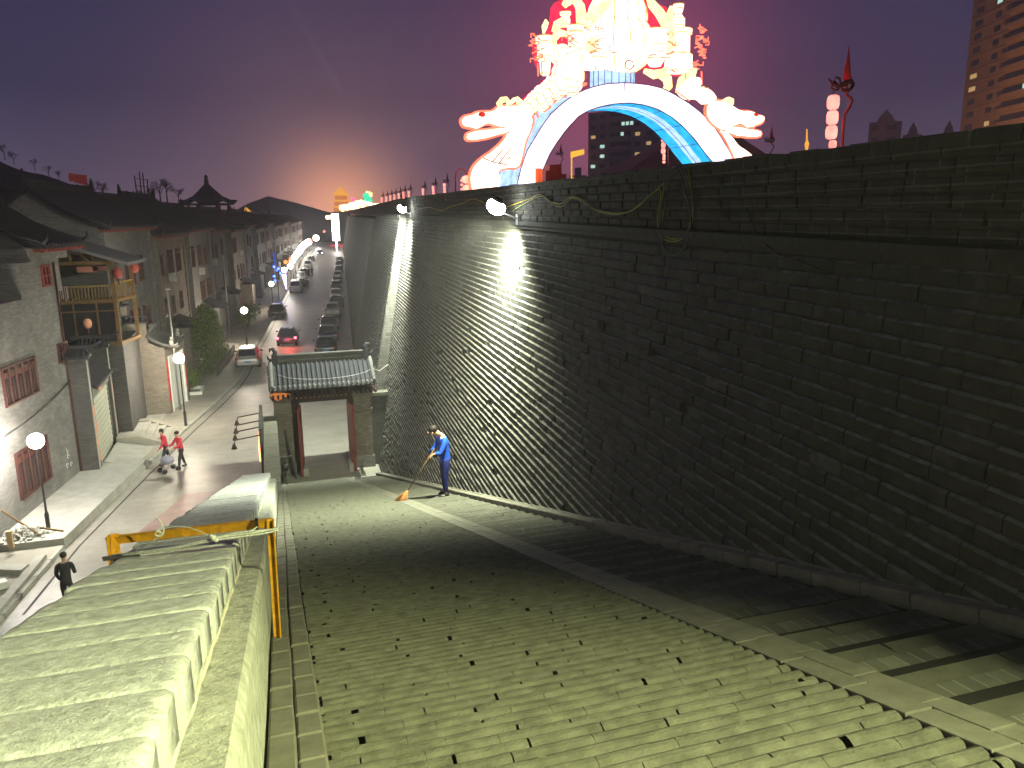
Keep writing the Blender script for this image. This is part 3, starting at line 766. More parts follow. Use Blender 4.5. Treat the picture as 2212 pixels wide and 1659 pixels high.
# the floodlight behind the viewer, the next one along the same parapet
floodlight(5.12, -1.6, CZ+3.0, 'floodlight on a mast on the wall top behind the viewpoint', (-0.9, 1.3, 9.2), 8200, (0.95, 1.0, 0.46), 79, 5.3, 1.0)
mb = MB(); mb.tube([(5.2, -1.6, 10.55), (5.2, -1.6, CZ+2.9)], .04, 8); ptag(mb.build('floodlight_mast', m_steel), 'grey mast carrying the floodlight behind the viewpoint', 'mast')

# cables slung along the parapet
def slung(pts, name, label, col, r=.008, off=0.0):
    mb = MB(); out = []
    P = []
    for (px, py) in pts:
        rr = ray(px, py); t = (4.20+0.0)/(rr.x-0.055*rr.y); x = rr.x*t
        P.append(Vector((rr.x*t-.025-off, rr.y*t, CZ+rr.z*t)))
    for a, b, c, d in zip([P[0]]+P[:-2], P[:-1], P[1:], P[2:]+[P[-1]]):
        for i in range(6):
            u = i/6; out.append(0.5*((2*b)+(c-a)*u+(2*a-5*b+4*c-d)*u*u+(3*b-a-3*c+d)*u**3))
    out.append(P[-1]); mb.tube(out, r, 5)
    return ptag(mb.build(name, col), label, 'cable')
m_cab = pmat('yellow cable', (0.40, 0.30, 0.03), .6, .15); m_cabk = pmat('black cable', (0.02, 0.02, 0.025), .6, .15); m_cabg = pmat('green yellow cable', (0.25, 0.32, 0.06), .6, .15)
slung([(1095, 448), (1150, 428), (1168, 420), (1200, 436), (1226, 446), (1248, 430), (1276, 436), (1318, 456), (1372, 458), (1420, 434), (1460, 409), (1500, 422), (1550, 440), (1610, 452), (1690, 430), (1730, 392), (1737, 380)][:3]
      + [(1190, 434), (1215, 440), (1237, 425), (1262, 432), (1290, 452), (1330, 460), (1365, 456), (1400, 430), (1425, 410), (1432, 420), (1424, 480), (1434, 505), (1462, 515), (1492, 495), (1502, 460), (1496, 400), (1490, 362)],
      'slung_cable', 'yellow cable slung in waves along the wall parapet and looped near the arch foot', m_cab, .009)
slung([(1110, 455), (1170, 424), (1196, 440), (1218, 446), (1240, 428), (1270, 440), (1300, 458), (1340, 463), (1375, 452), (1410, 422), (1435, 400), (1440, 402), (1431, 470), (1428, 505), (1450, 520), (1480, 515), (1498, 480), (1500, 420), (1486, 372)],
      'slung_cable', 'green cable slung just beside the yellow one along the parapet', m_cabg, .007, .01)
slung([(1478, 360), (1462, 375), (1452, 400), (1440, 470), (1438, 520), (1450, 545), (1472, 548), (1492, 520), (1500, 470), (1480, 390), (1470, 362)],
      'slung_cable', 'black cable hanging in a long loop below the arch foot', m_cabk, .009, .015)
slung([(905, 452), (930, 448), (955, 455), (975, 446), (1000, 440), (1022, 430), (1045, 436)], 'slung_cable', 'short dark yellow cable between the two floodlights', m_cab, .009)
slung([(1620, 450), (1640, 500), (1680, 545), (1720, 560), (1800, 590)], 'slung_cable', 'thin black cable trailing down the dark wall on the right', m_cabk, .007, .01)

# ================================================================== YELLOW CLAMP FRAME AND ROPE
fr = thing('clamp_frame', 'rusty yellow iron frame straddling the parapet and lashed with pale rope', 'iron frame', (-.7, 6.0, pz(6, .6)))
def fp(x, y, h): return (x, y, rz_(y)+h)
mb = MB(); a = fp(-.085, 5.70, .93); b = fp(-.100, 5.52, -0.02)
mb.bar(a, b, .052, .010); mb.bar((a[0]-.024, a[1]+.022, a[2]), (b[0]-.024, b[1]+.022, b[2]), .010, .050); mb.build('right_leg', m_yel, fr)
mb = MB(); a = fp(-.10, 5.72, .90); b = fp(-1.31, 6.20, .87); mb.bar(a, b, .010, .055); mb.bar((a[0], a[1]+.02, a[2]+.025), (b[0], b[1]+.02, b[2]+.025), .05, .008); mb.build('cross_bar', m_yel, fr)
mb = MB(); a = fp(-1.285, 6.15, .92); b = fp(-1.285, 6.10, .62); mb.bar(a, b, .085, .010); mb.bar((a[0]+.04, a[1]+.03, a[2]), (b[0]+.04, b[1]+.03, b[2]), .010, .06); mb.build('left_leg', m_yel, fr)
mb = MB(); mb.box(-.215, -.195, 5.69, 5.75, rz_(5.7)+.86, rz_(5.7)+.94); mb.build('bolt_strap', m_black, fr)
mb = MB()
def rope(pts, r=.007):
    P = [Vector(fp(*p)) for p in pts]; out = []
    for a, b, c, d in zip([P[0]]+P[:-2], P[:-1], P[1:], P[2:]+[P[-1]]):
        for i in range(6):
            u = i/6; out.append(0.5*((2*b)+(c-a)*u+(2*a-5*b+4*c-d)*u*u+(3*b-a-3*c+d)*u**3))
    out.append(P[-1]); mb.tube(out, r, 6)
rope([(-.058, 5.64, .865), (-.20, 5.62, .855), (-.33, 5.62, .855), (-.50, 5.62, .85), (-.75, 5.75, .81), (-1.1, 6.0, .775), (-1.26, 6.08, .77)])
rope([(-.058, 5.64, .850), (-.16, 5.60, .842), (-.33, 5.60, .84), (-.50, 5.61, .835), (-.85, 5.78, .79), (-1.2, 6.03, .765)])
rope([(-.33, 5.62, .86), (-.24, 5.64, .875), (-.20, 5.66, .895)], .005); rope([(-.058, 5.64, .858), (-.30, 5.61, .872), (-.49, 5.62, .858)], .005)
rope([(-.058, 5.64, .868), (-.055, 5.72, .862), (-.058, 5.64, .846)], .006)
mb.ball(fp(-.50, 5.60, .855), .024, 8); mb.ball(fp(-.485, 5.60, .84), .020, 8); mb.ball(fp(-.515, 5.61, .87), .016, 8)
rope([(-1.05, 5.92, .80), (-.96, 5.84, .85), (-.90, 5.80, .89), (-.865, 5.78, .925), (-.89, 5.78, .94), (-.905, 5.79, .915), (-.87, 5.78, .90), (-.845, 5.78, .94), (-.855, 5.78, 1.0), (-.88, 5.78, 1.045)], .006)
rope([(-.89, 5.79, .94), (-.78, 5.75, .965), (-.66, 5.70, .945), (-.52, 5.62, .87)], .003)
ptag(mb.build('tie_rope', m_rope), 'pale grey rope knotted round the yellow frame with a curled loose end', 'rope')
mb = MB(); P = [Vector(fp(*p)) for p in ((-1.33, 6.10, .745), (-1.25, 6.06, .755), (-1.15, 6.0, .765), (-1.05, 5.95, .76))]
for a, b in zip(P, P[1:]): mb.bar(a, b, .006, .035)
ptag(mb.build('strap', m_steel), 'flat grey strap wrapped round the left leg of the yellow frame', 'strap')

# ================================================================== CARS
def car_glass(): return m_glass
m_silver = pmat('silver car paint', (0.36, 0.355, 0.34), .35, .05, 2.0, metal=.5, spec=.6)
m_darkcar = pmat('dark blue car paint', (0.018, 0.022, 0.05), .25, .1, 2.0, spec=.7)
m_blackcar = pmat('black car paint', (0.010, 0.010, 0.012), .22, .1, 2.0, spec=.7)
m_tyre = pmat('tyre rubber', (0.015, 0.015, 0.015), .9, .2, 9.0)
m_plate = pmat('blue number plate', (0.10, 0.17, 0.42), .5, .1, 9.0)
m_lens = pmat('red lamp lens', (0.35, 0.02, 0.015), .3, .1, 9.0, spec=.6)
m_head = pmat('clear headlamp lens', (0.6, 0.6, 0.62), .15, .1, 9.0, spec=.8)
e_tail = emat('lit tail lamp', (1.0, 0.03, 0.05), 30.0)
e_headl = emat('lit headlamp', (0.9, 0.95, 1.0), 18.0)
def make_car(kind, paint, label, group=None, lit=False, headlit=False):
    """built heading +y, rear bumper at y=0"""
    hatch = kind == 'hatch'; van = kind == 'van'
    Lc = 4.0 if hatch else (4.3 if van else 4.6); w = .86; H = 1.50 if hatch else (1.82 if van else 1.44)
    t = thing('parked_car', label, 'car', (0, 0, 0), 0, group)
    if hatch: st = [(0, .45, .62, .80), (.04, .30, .88, .95), (.30, .22, .95, 1.0), (1.2, .18, .96, 1.0), (2.7, .18, .93, 1.0), (3.3, .20, .84, .97), (3.8, .26, .70, .90), (4.0, .38, .58, .78)]
    elif van: st = [(0, .40, .90, .85), (.04, .28, 1.05, .96), (.3, .22, 1.08, 1.0), (1.2, .2, 1.08, 1.0), (3.3, .2, 1.04, 1.0), (3.8, .2, .90, .96), (4.2, .26, .78, .9), (4.3, .38, .62, .8)]
    else: st = [(0, .45, .68, .80), (.06, .28, .90, .93), (.45, .22, .96, .98), (1.1, .18, .95, 1.0), (3.1, .18, .92, 1.0), (3.8, .20, .82, .97), (4.4, .26, .70, .90), (4.6, .38, .58, .78)]
    mb = MB(); rows = []
    for (y, zb, ztp, k) in st:
        W_ = w*k
        rows.append([(-W_*.92, y, zb), (-W_, y, zb+.10), (-W_, y, (zb+ztp)/2+.05), (-W_*.97, y, ztp-.06), (-W_*.88, y, ztp), (W_*.88, y, ztp), (W_*.97, y, ztp-.06), (W_, y, (zb+ztp)/2+.05), (W_, y, zb+.10), (W_*.92, y, zb)])
    vs = [p for r_ in rows for p in r_]; n = 10
    fs = [(i*n+j, i*n+(j+1) % n, (i+1)*n+(j+1) % n, (i+1)*n+j) for i in range(len(rows)-1) for j in range(n)]
    fs += [tuple(range(n-1, -1, -1)), tuple(range((len(rows)-1)*n, len(rows)*n))]
    mb.add(vs, fs, 0, True)
    for sx in (-1, 1):
        for y in (.78, Lc-.78): mb.box(sx*w-.02*sx-.03, sx*w-.02*sx+.03, y-.40, y+.40, .30, .66, 0)
    body = mb.build('body', paint, t)
    # cabin: bottom ring -> roof ring
    if hatch: c0, c1, r0, r1 = .12, 3.05, .42, 2.15
    elif van: c0, c1, r0, r1 = .06, 3.75, .18, 2.95
    else: c0, c1, r0, r1 = .70, 3.35, 1.25, 2.35
    zb = .93 if hatch else (1.05 if van else .93)
    mb = MB(); wb, wr = w*.88, w*.70
    ring = lambda ya, yb, ww, z: [(-ww, ya, z), (-ww, yb, z), (ww, yb, z), (ww, ya, z)]
    A = ring(c0, c1, wb, zb); B = ring(r0, r1, wr, H-.05); Cc = ring(r0+.10, r1-.12, wr-.10, H)
    mb.add(A+B+Cc, [(0, 1, 5, 4), (1, 2, 6, 5), (2, 3, 7, 6), (3, 0, 4, 7), (4, 5, 9, 8), (5, 6, 10, 9), (6, 7, 11, 10), (7, 4, 8, 11), (8, 9, 10, 11)])
    mb.build('cabin', paint, t)
    def gq(i, j, u0, u1, v0, v1, name):
        a, b, c, d = [Vector(x) for x in (A[i], A[j], B[j], B[i])]
        def P(u, v): return (a*(1-u)+b*u)*(1-v) + (d*(1-u)+c*u)*v
        nrm = (b-a).cross(d-a).normalized()
        cc = (a+b+c+d)/4
        if nrm.dot(cc-Vector((0, Lc/2, 1.1))) < 0: nrm = -nrm
        m2 = MB(); pts = [P(u, v)+nrm*.008 for u, v in ((u0, v0), (u1, v0), (u1, v1), (u0, v1))]
        m2.prism([tuple(p) for p in pts], tuple(nrm*.006)); return m2.build(name, m_glass, t)
    gq(3, 0, .07, .93, .10, .90, 'rear_window'); gq(1, 2, .07, .93, .08, .92, 'windscreen')
    gq(0, 1, .08, .50, .12, .86, 'side_window'); gq(0, 1, .53, .92, .12, .86, 'side_window'); gq(2, 3, .08, .47, .12, .86, 'side_window'); gq(2, 3, .50, .92, .12, .86, 'side_window')
    for sx in (-1, 1):
        for y in (.78, Lc-.78):
            m2 = MB(); m2.M = Matrix.Translation((sx*(w-.10), y, .31)) @ Matrix.Rotation(R(90), 4, 'Y')
            m2.lathe([(.18, -.10), (.30, -.10), (.31, -.05), (.31, .05), (.30, .10), (.18, .10)], (0, 0, 0), 18); wh = m2.build('wheel', m_tyre, t)
            m2 = MB(); m2.M = Matrix.Translation((sx*(w-.02), y, .31)) @ Matrix.Rotation(R(90), 4, 'Y'); m2.lathe([(.02, -.02), (.18, -.02), (.18, .02), (.02, .03)], (0, 0, 0), 12); m2.build('rim', m_steel, wh)
        m2 = MB(); zt0 = .70 if not van else .80
        m2.box(sx*w*.86-.085, sx*w*.86+.085, -.012, .10, zt0, zt0+(.22 if hatch else .15)); m2.build('tail_lamp', e_tail if lit else m_lens, t)
        if hatch: 
            m2 = MB(); m2.bar((sx*w*.84, .13, .97), (sx*w*.71, .40, 1.40), .07, .05); m2.build('high_tail_lamp', m_lens if not lit else e_tail, t)
        m2 = MB(); m2.box(sx*w*.72-.14, sx*w*.72+.12, Lc-.16, Lc-.03, .60, .72); m2.build('headlamp', e_headl if headlit else m_head, t)
        m2 = MB(); m2.ball((sx*(w+.10), c1-.55, zb+.06), .10, 8, sc=(1, .6, .75)); m2.build('mirror', paint if kind != 'hatch' else m_black, t)
    m2 = MB(); m2.box(-.23, .23, -.015, .05, .52, .64); m2.build('number_plate', m_plate, t)
    m2 = MB(); m2.box(-w*.80, w*.80, -.05, .05, .34, .50); m2.box(-w*.8, w*.8, Lc-.06, Lc+.03, .32, .50); m2.build('bumper', m_silver if paint is m_silver else m_black, t)
    return t
RS = R(-5.2)
hatch = make_car('hatch', m_silver, 'silver hatchback with rear facing the camera parked alone on the pavement edge', 'cars parked along the left kerb')
hatch.location = (-1.80, 59.6, .004); hatch.rotation_euler = (0, 0, R(-2))
sedan = make_car('sedan', m_blackcar, 'dark sedan parked by the left kerb beside the fourth street lamp', 'cars parked along the left kerb')
sedan.location = (0.70, 89.6, .004); sedan.rotation_euler = (0, 0, RS)
bsed = make_car('sedan', m_darkcar, 'dark blue sedan nearest the gate roof in the right row', 'cars parked along the wall side')
bsed.location = (4.05, 62.6, .004); bsed.rotation_euler = (0, 0, RS)
van = make_car('van', m_silver, 'white van at the near end of the crowded left row', 'cars parked along the left kerb')
van.location = (3.9, 118.0, .004); van.rotation_euler = (0, 0, RS)
moving = make_car('sedan', m_darkcar, 'dark car with glowing red tail lamps driving away behind the gate roof', 'cars on the street', lit=True)
moving.location = (1.25, 69.0, .004); moving.rotation_euler = (0, 0, R(-5)); moving.name = 'moving_car'; WM[moving.name] = Matrix.Translation(moving.location); ptlight('tail_glow', (1.35, 68.3, .8), 90, (1, .05, .05), .3)
facing = make_car('sedan', m_darkcar, 'distant car facing the camera in mid street near the red lights', 'cars on the street', headlit=True)
facing.location = (15.4, 236.0, .004); facing.rotation_euler = (0, 0, R(176)); facing.name = 'moving_car'
for (src, x, y, l) in ((bsed, 4.70, 69.3, 'second dark blue sedan of the right row, just above the gate roof'), (bsed, 5.35, 75.9, 'third dark blue sedan of the right row before the gap'),
                       (hatch, 6.75, 88.2, 'silver hatchback with orange tail lamps just past the gap in the right row'), (bsed, 7.9, 96.5, 'dark sedan directly behind the silver hatchback of the right row'),
                       (hatch, 8.6, 105.5, 'pale hatchback fifth before the far end of the right row'), (bsed, 9.9, 119.5, 'dark sedan between two pale cars of the right row'),
                       (bsed, 10.8, 128.5, 'dark sedan midway along the distant right row'), (hatch, 12.0, 140, 'small pale hatchback in the distant right row'),
                       (bsed, 13.6, 156, 'third farthest dark car of the right row'), (bsed, 15.3, 174, 'second farthest dark car of the right row'), (bsed, 16.9, 190, 'farthest dark car of the right row')):
    dup(src, (x, y, .004), RS, l, 'cars parked along the wall side')
for (src, x, y, l) in ((sedan, 4.9, 126.0, 'dark car directly behind the white van on the left'), (van, 5.5, 136, 'van with a gleaming roof in the crowded left row'),
                       (sedan, 6.9, 151, 'dark car by the group of pedestrians on the left'), (van, 8.6, 172, 'distant van near the dense row of lamps'), (sedan, 10.8, 198, 'farthest dark car of the left row')):
    dup(src, (x, y, .004), RS, l, 'cars parked along the left kerb')

# ================================================================== PEOPLE
def skin(name, joints, edges, mat, parent, root=0, sub=2):
    me = bpy.data.meshes.new(name); inv = WM[parent.name].inverted()
    me.from_pydata([tuple(inv @ Vector(j[0])) for j in joints], edges, []); me.materials.append(mat)
    o = bpy.data.objects.new(name, me); COL.objects.link(o); o.parent = parent; WM[o.name] = WM[parent.name]
    sk = o.modifiers.new('skin', 'SKIN'); sk.use_smooth_shade = True
    for i, j in enumerate(joints):
        r = j[1] if isinstance(j[1], tuple) else (j[1], j[1])
        me.skin_vertices[0].data[i].radius = r
        me.skin_vertices[0].data[i].use_root = (i == root)
    sb = o.modifiers.new('sub', 'SUBSURF'); sb.levels = 1; sb.render_levels = sub
    return o
def person(x, y, z, face, label, top, bottom, H=1.70, lean=0.06, stride=0.0, arms=((.10, -.30, .28), (-.05, .22, .10)), hairlen=0.0, group=None, shoe=None, waist=0.98, coat=False, name='person', long_sleeve=True, bend=0.0):
    """face: heading angle; local frame: +u forward, +v to the person's left"""
    t = thing(name, label, 'person', (x, y, z), 0, group)
    k = H/1.72; cf, sf = math.cos(face), math.sin(face)
    def P(u, v, h): return (x+(u*cf-v*sf)*k, y+(u*sf+v*cf)*k, z+h*k)
    L_ = lean; hu = L_+bend*.12
    pel = (P(0, 0, .94), .075*k); spi = (P(L_*.3, 0, 1.10), (.115*k, .09*k)); che = (P(L_*.8, 0, 1.30), (.150*k, .115*k)); shc = (P(L_*1.1, 0, 1.42), .085*k)
    nek = (P(L_*1.3+bend*.04, 0, 1.50), .052*k); hb = (P(hu*1.5+.02, 0, 1.58-bend*.02), (.075*k, .085*k)); ht = (P(hu*1.8+.03+bend*.05, 0, 1.665-bend*.05), (.078*k, .090*k)); tp_ = (P(hu*1.9+.02+bend*.06, 0, 1.70-bend*.05), .05*k)
    J = [pel, spi, che, shc, nek, hb, ht, tp_]; E_ = [(0, 1), (1, 2), (2, 3), (3, 4), (4, 5), (5, 6), (6, 7)]
    hands = []
    arm_idx = []
    for sgn, (eu, eh, hu_) in zip((1, -1), arms):
        # eu: elbow forward, eh: hand height offset from elbow, hu_: hand forward
        sh = (P(L_*1.05, sgn*.185, 1.39), .056*k); el = (P(L_+eu, sgn*.25, 1.12), .043*k); wr = (P(L_+hu_, sgn*.20, 1.12+eh), .030*k); hd = (P(L_+hu_+.05, sgn*.19, 1.12+eh-.055), (.034*k, .018*k))
        b = len(J); J += [sh, el, wr, hd]; E_ += [(3, b), (b, b+1), (b+1, b+2), (b+2, b+3)]; arm_idx.append(b)
        for q in range(4):
            f1 = P(L_+hu_+.085, sgn*(.19+(q-1.5)*.017), 1.12+eh-.085); f2 = P(L_+hu_+.085, sgn*(.19+(q-1.5)*.018), 1.12+eh-.120+.008*abs(q-1))
            c = len(J); J += [(f1, .0085*k), (f2, .007*k)]; E_ += [(b+3, c), (c, c+1)]
        c = len(J); J += [(P(L_+hu_+.055, sgn*.150, 1.12+eh-.075), .010*k), (P(L_+hu_+.085, sgn*.142, 1.12+eh-.095), .008*k)]; E_ += [(b+2, c), (c, c+1)]
    legs = []
    for sgn in (1, -1):
        su = stride*sgn*.5
        hp = (P(0, sgn*.095, .86), .060*k); kn = (P(su*.55+.03, sgn*.10, .50), .060*k); an = (P(su, sgn*.10, .09), .040*k); fo = (P(su+.06, sgn*.10, .035), .036*k); toe = (P(su+.17, sgn*.11, .028), .030*k)
        b = len(J); J += [hp, kn, an, fo, toe]; E_ += [(0, b), (b, b+1), (b+1, b+2), (b+2, b+3), (b+3, b+4)]; legs.append(b)
    skin('body', J, E_, m_skin, t)
    def fat(j, a): 
        r = j[1] if isinstance(j[1], tuple) else (j[1], j[1]); return (j[0], (r[0]+a, r[1]+a))
    # jacket
    JJ = [fat((P(.0, 0, .80), (.155*k, .132*k)), .014), fat((P(.0, 0, .95), (.150*k, .128*k)), .014), fat(spi, .040), fat(che, .020), fat(shc, .012), (P(L_*1.2, 0, 1.455), .062*k)]
    EE = [(0, 1), (1, 2), (2, 3), (3, 4), (4, 5)]
    for b in arm_idx:
        c = len(JJ); JJ += [fat(J[b], .014), fat(J[b+1], .014), (tuple(Vector(J[b+1][0]).lerp(Vector(J[b+2][0]), .88)), .043*k)]; EE += [(4, c), (c, c+1), (c+1, c+2)]
    skin('jacket', JJ, EE, top, t, root=2)
    TT = [(P(0, 0, waist), (.130*k, .108*k)), fat(pel, .066)]; TE = [(0, 1)]
    for b in legs:
        c = len(TT); TT += [fat(J[b], .044), fat(J[b+1], .016), (tuple(Vector(J[b+1][0]).lerp(Vector(J[b+2][0]), .93)), .056*k)]; TE += [(1, c), (c, c+1), (c+1, c+2)]
    skin('trousers', TT, TE, bottom, t, root=1)
    for sgn, b in zip((1, -1), legs):
        u = stride*sgn*.5
        mb = MB(); 
        mb.M = Matrix.Translation(P(u+.05, sgn*.10, .045)) @ Matrix.Rotation(face, 4, 'Z')
        mb.ball((0, 0, 0), .14*k, 10, sc=(1.0, .38, .34)); mb.ball((-.06*k, 0, .03*k), .065*k, 8)
        mb.build('shoe', shoe or m_black, t)
    # face details and hair
    hc = Vector(ht[0]); hf = Vector((cf, sf, 0)); hl = Vector((-sf, cf, 0))
    mb = MB()
    hc2 = hc - hf*.022*k + Vector((0, 0, .02*k))
    mb.M = Matrix.Translation(hc2) @ Matrix.Rotation(face, 4, 'Z')
    mb.ball((-.01*k, 0, .005*k), .112*k, 14, sc=(1.0, .84, .86))
    if hairlen: mb.ball((-.05*k, 0, -.07*k), .09*k, 10, sc=(.6, .95, 1.2))
    mb.build('hair', m_hair, t)
    mb = MB(); c = hc+hf*.100*k
    mb.M = Matrix.Translation(c+Vector((0, 0, -.055*k))) @ Matrix.Rotation(face, 4, 'Z')
    mb.ball((-.008*k, 0, .012*k), .020*k, 8, sc=(1, .7, 1.3))
    for sg in (-1, 1): mb.ball((-.085*k, sg*.085*k, .01*k), .022*k, 6, sc=(.7, .4, 1.2))
    mb.build('nose_and_ears', m_skin, t)
    mb = MB(); mb.M = Matrix.Translation(c+Vector((0, 0, -.055*k))) @ Matrix.Rotation(face, 4, 'Z')
    for sg in (-1, 1): mb.ball((-.018*k, sg*.032*k, .035*k), .011*k, 6)
    mb.box(-.022*k, -.010*k, -.022*k, .022*k, -.035*k, -.028*k)
    mb.build('eyes_and_mouth', m_hair, t)
    return t, P
# the sweeper on the stair strip
px_, py_ = 3.62, 16.9
zt_ = rz_(py_)-0.02
man, P = person(px_, py_, zt_, R(188), 'person in a blue jacket and navy trousers sweeping on the ramp steps, head bowed', m_blue, m_navy, 1.72, lean=.035, stride=.06,
                arms=((.16, .02, .30), (.12, -.14, .30)), bend=.75)
br = thing('broom', 'long handled straw broom with an orange brush held down by the person in blue', 'broom', P(.95, .1, 0))
mb = MB(); a = Vector(P(.30, .18, 1.25)); b = Vector(P(.92, .02, .30)); mb.tube([a, b], .013, 6); mb.build('handle', m_wood, br)
mb = MB(); random.seed(3)
for i in range(46):
    d = Vector(P(1.08+random.uniform(-.06, .16), .02+random.uniform(-.22, .22), .02+random.uniform(0, .06))); mb.tube([b, b.lerp(d, .6)+Vector((0, 0, .02)), d], [.012, .008, .004], 4)
mb.build('brush', pmat('straw orange', (.42, .17, .05), .8, .3, 20.0), br)
person(-4.95, 37.1, .004, R(200), 'left one of two people in red jackets walking on the street', m_rjack, m_dcloth, 1.66, stride=.45, hairlen=1, group='two people in red jackets')
person(-4.25, 36.4, .004, R(215), 'right one of two people in red jackets, pushing a grey stroller', m_rjack, m_dcloth, 1.68, stride=.42, arms=((.18, -.05, .42), (.18, -.05, .42)), group='two people in red jackets')
pr = thing('stroller', 'small grey stroller with black wheels pushed by a person in red', 'stroller', (-4.75, 35.85, 0))
def q(u, v, h): a = R(215); return (-4.70+u*math.cos(a)-v*math.sin(a), 36.0+u*math.sin(a)+v*math.cos(a), h)
mb = MB(); mb.ball(q(.1, 0, .55), .30, 12, sc=(1.0, .75, .7)); mb.build('hood_and_seat', pmat('grey cloth', (.25, .25, .32), .8), pr)
mb = MB(); mb.tube([q(-.35, .22, .98), q(-.35, -.22, .98)], .015, 6)
for v in (-.22, .22): mb.tube([q(-.35, v, .98), q(.1, v, .45), q(.38, v, .12)], .012, 6); mb.tube([q(.1, v, .45), q(-.25, v, .12)], .012, 6)
mb.build('frame', m_steel, pr)
for u in (.38, -.25):
    for v in (-.22, .22):
        mb = MB(); c = Vector(q(u, v, .12)); mb.M = Matrix.Translation(c) @ Matrix.Rotation(R(215), 4, 'Z') @ Matrix.Rotation(R(90), 4, 'X'); mb.lathe([(.02, -.02), (.115, -.02), (.115, .02), (.02, .02)], (0, 0, 0), 12); mb.build('wheel', m_black, pr)
pd_ = on_z(152, 1318)
person(pd_.x, pd_.y, .004, R(95), 'person in dark clothes walking on the street close beyond the near parapet', m_dcloth, m_dcloth, 1.70, stride=.3)
grp = 'pedestrians strolling far down the street'
for (x, y, f, l) in ((8.2, 150.5, 80, 'right pedestrian of the far group by the left car row'), (7.55, 150.0, 260, 'second pedestrian from the right in the far group'), (7.0, 149.2, 85, 'third pedestrian from the right in the far group'),
                     (6.4, 149.6, 90, 'left pedestrian of the far group beside the cars'), (5.9, 123.4, 270, 'dark pedestrian standing beside the crowded left car row')):
    person(x, y, .004, R(f), l, m_dcloth, m_dcloth, 1.72, stride=.3, group=grp)
# the man on the wall top, hand to his face
person(12.95, 26.4, 10.60, R(215), 'person in a dark coat on the wall top, hand raised to the face', m_dcloth, m_dcloth, 1.70, arms=((.22, .34, .16), (.02, -.2, .05)), lean=.02)
# ================================================================== HOUSES
def frame(bx, by, a, z=0.0):
    d = (math.sin(a), math.cos(a)); n = (math.cos(a), -math.sin(a))
    return Matrix(((d[0], n[0], 0, bx), (d[1], n[1], 0, by), (0, 0, 1, z), (0, 0, 0, 1)))
HG = 'tile roofed grey brick houses along the street'
def roof(parent, M, u0, u1, D, h, rise, ov=.55, tile=m_tile, ridge=True, red=True, ends=True, v0=0.0, rib=.34):
    """gable roof, ridge along u; street eave at v0+ov, back eave at v0-D-ov"""
    vr = v0-D/2; W2 = D/2+ov
    zf = lambda t: h + rise*(t-0.16*math.sin(math.pi*t))           # t 0 eave, 1 ridge
    mb = MB(); mb.M = M
    ts = [0, .25, .5, .75, 1]
    for sg in (1, -1):
        for a, b in zip(ts, ts[1:]):
            va, vb = vr+sg*W2*(1-a), vr+sg*W2*(1-b)
            mb.add([(u0, va, zf(a)), (u1, va, zf(a)), (u1, vb, zf(b)), (u0, vb, zf(b)), (u0, va, zf(a)-.14), (u1, va, zf(a)-.14), (u1, vb, zf(b)-.14), (u0, vb, zf(b)-.14)],
                   [(0,1,2,3),(7,6,5,4),(0,3,7,4),(1,5,6,2),(0,4,5,1)])
        n = int((u1-u0)/rib)
        for i in range(n+1):
            u = u0+.1+(u1-u0-.2)*i/max(1, n)
            for a, b in zip(ts, ts[1:]):
                mb.bar((u, vr+sg*W2*(1-a), zf(a)+.03), (u, vr+sg*W2*(1-b), zf(b)+.03), .12, .08)
    rf = mb.build('roof', tile, parent)
    if ridge:
        mb = MB(); mb.M = M; mb.box(u0-.05, u1+.05, vr-.13, vr+.13, h+rise-.05, h+rise+.32); mb.box(u0-.05, u1+.05, vr-.17, vr+.17, h+rise+.32, h+rise+.38)
        if ends:
            for u, sg in ((u0, -1), (u1, 1)):
                mb.tube([(u-sg*.15, vr, h+rise+.3), (u, vr, h+rise+.5), (u+sg*.12, vr, h+rise+.78), (u+sg*.02, vr, h+rise+.92)], [.14, .13, .08, .03], 6)
        mb.build('ridge', tile, rf)
    if ends:
        for u, sg in ((u0-.02, -1), (u1+.02, 1)):
            mb = MB(); mb.M = M
            mb.tube([(u, vr+W2*(1-t), zf(t)+.1) for t in (0, .25, .5, .75, 1)], .075, 6)
            mb.tube([(u, vr+W2-.1, zf(0)+.1), (u, vr+W2+.10, zf(0)+.22), (u, vr+W2+.12, zf(0)+.48)], [.09, .07, .02], 6)
            mb.build('verge', m_tile, rf)
    if red:
        mb = MB(); mb.M = M; mb.box(u0+.1, u1-.1, vr+W2-.22, vr+W2-.12, h-.27, h-.14)
        n = int((u1-u0)/.24)
        for i in range(n): mb.box(u0+.15+i*.24, u0+.25+i*.24, vr+W2-.5, vr+W2-.02, h-.24, h-.145)
        mb.build('eave_rafters', m_redl if red is True else red, rf)
    return rf
def window(parent, M, u, z, w, h, v=0.0, frame_m=m_red, nx=3, ny=2, pane=m_glass, d=.08):
    mb = MB(); mb.M = M; b = .07
    mb.box(u, u+w, v, v+d, z, z+b); mb.box(u, u+w, v, v+d, z+h-b, z+h); mb.box(u, u+b, v, v+d-.003, z+b, z+h-b); mb.box(u+w-b, u+w, v, v+d-.003, z+b, z+h-b)
    for i in range(1, nx): x = u+w*i/nx; mb.box(x-.03, x+.03, v, v+d-.012, z+b, z+h-b)
    for i in range(1, ny): q_ = z+h*i/ny; mb.box(u+b, u+w-b, v, v+d-.02, q_-.02, q_+.02)
    f = mb.build('window', frame_m, parent)
    mb = MB(); mb.M = M; mb.box(u+b-.01, u+w-b+.01, v+.004, v+.02, z+b-.01, z+h-b+.01); mb.build('pane', pane, f)
    return f
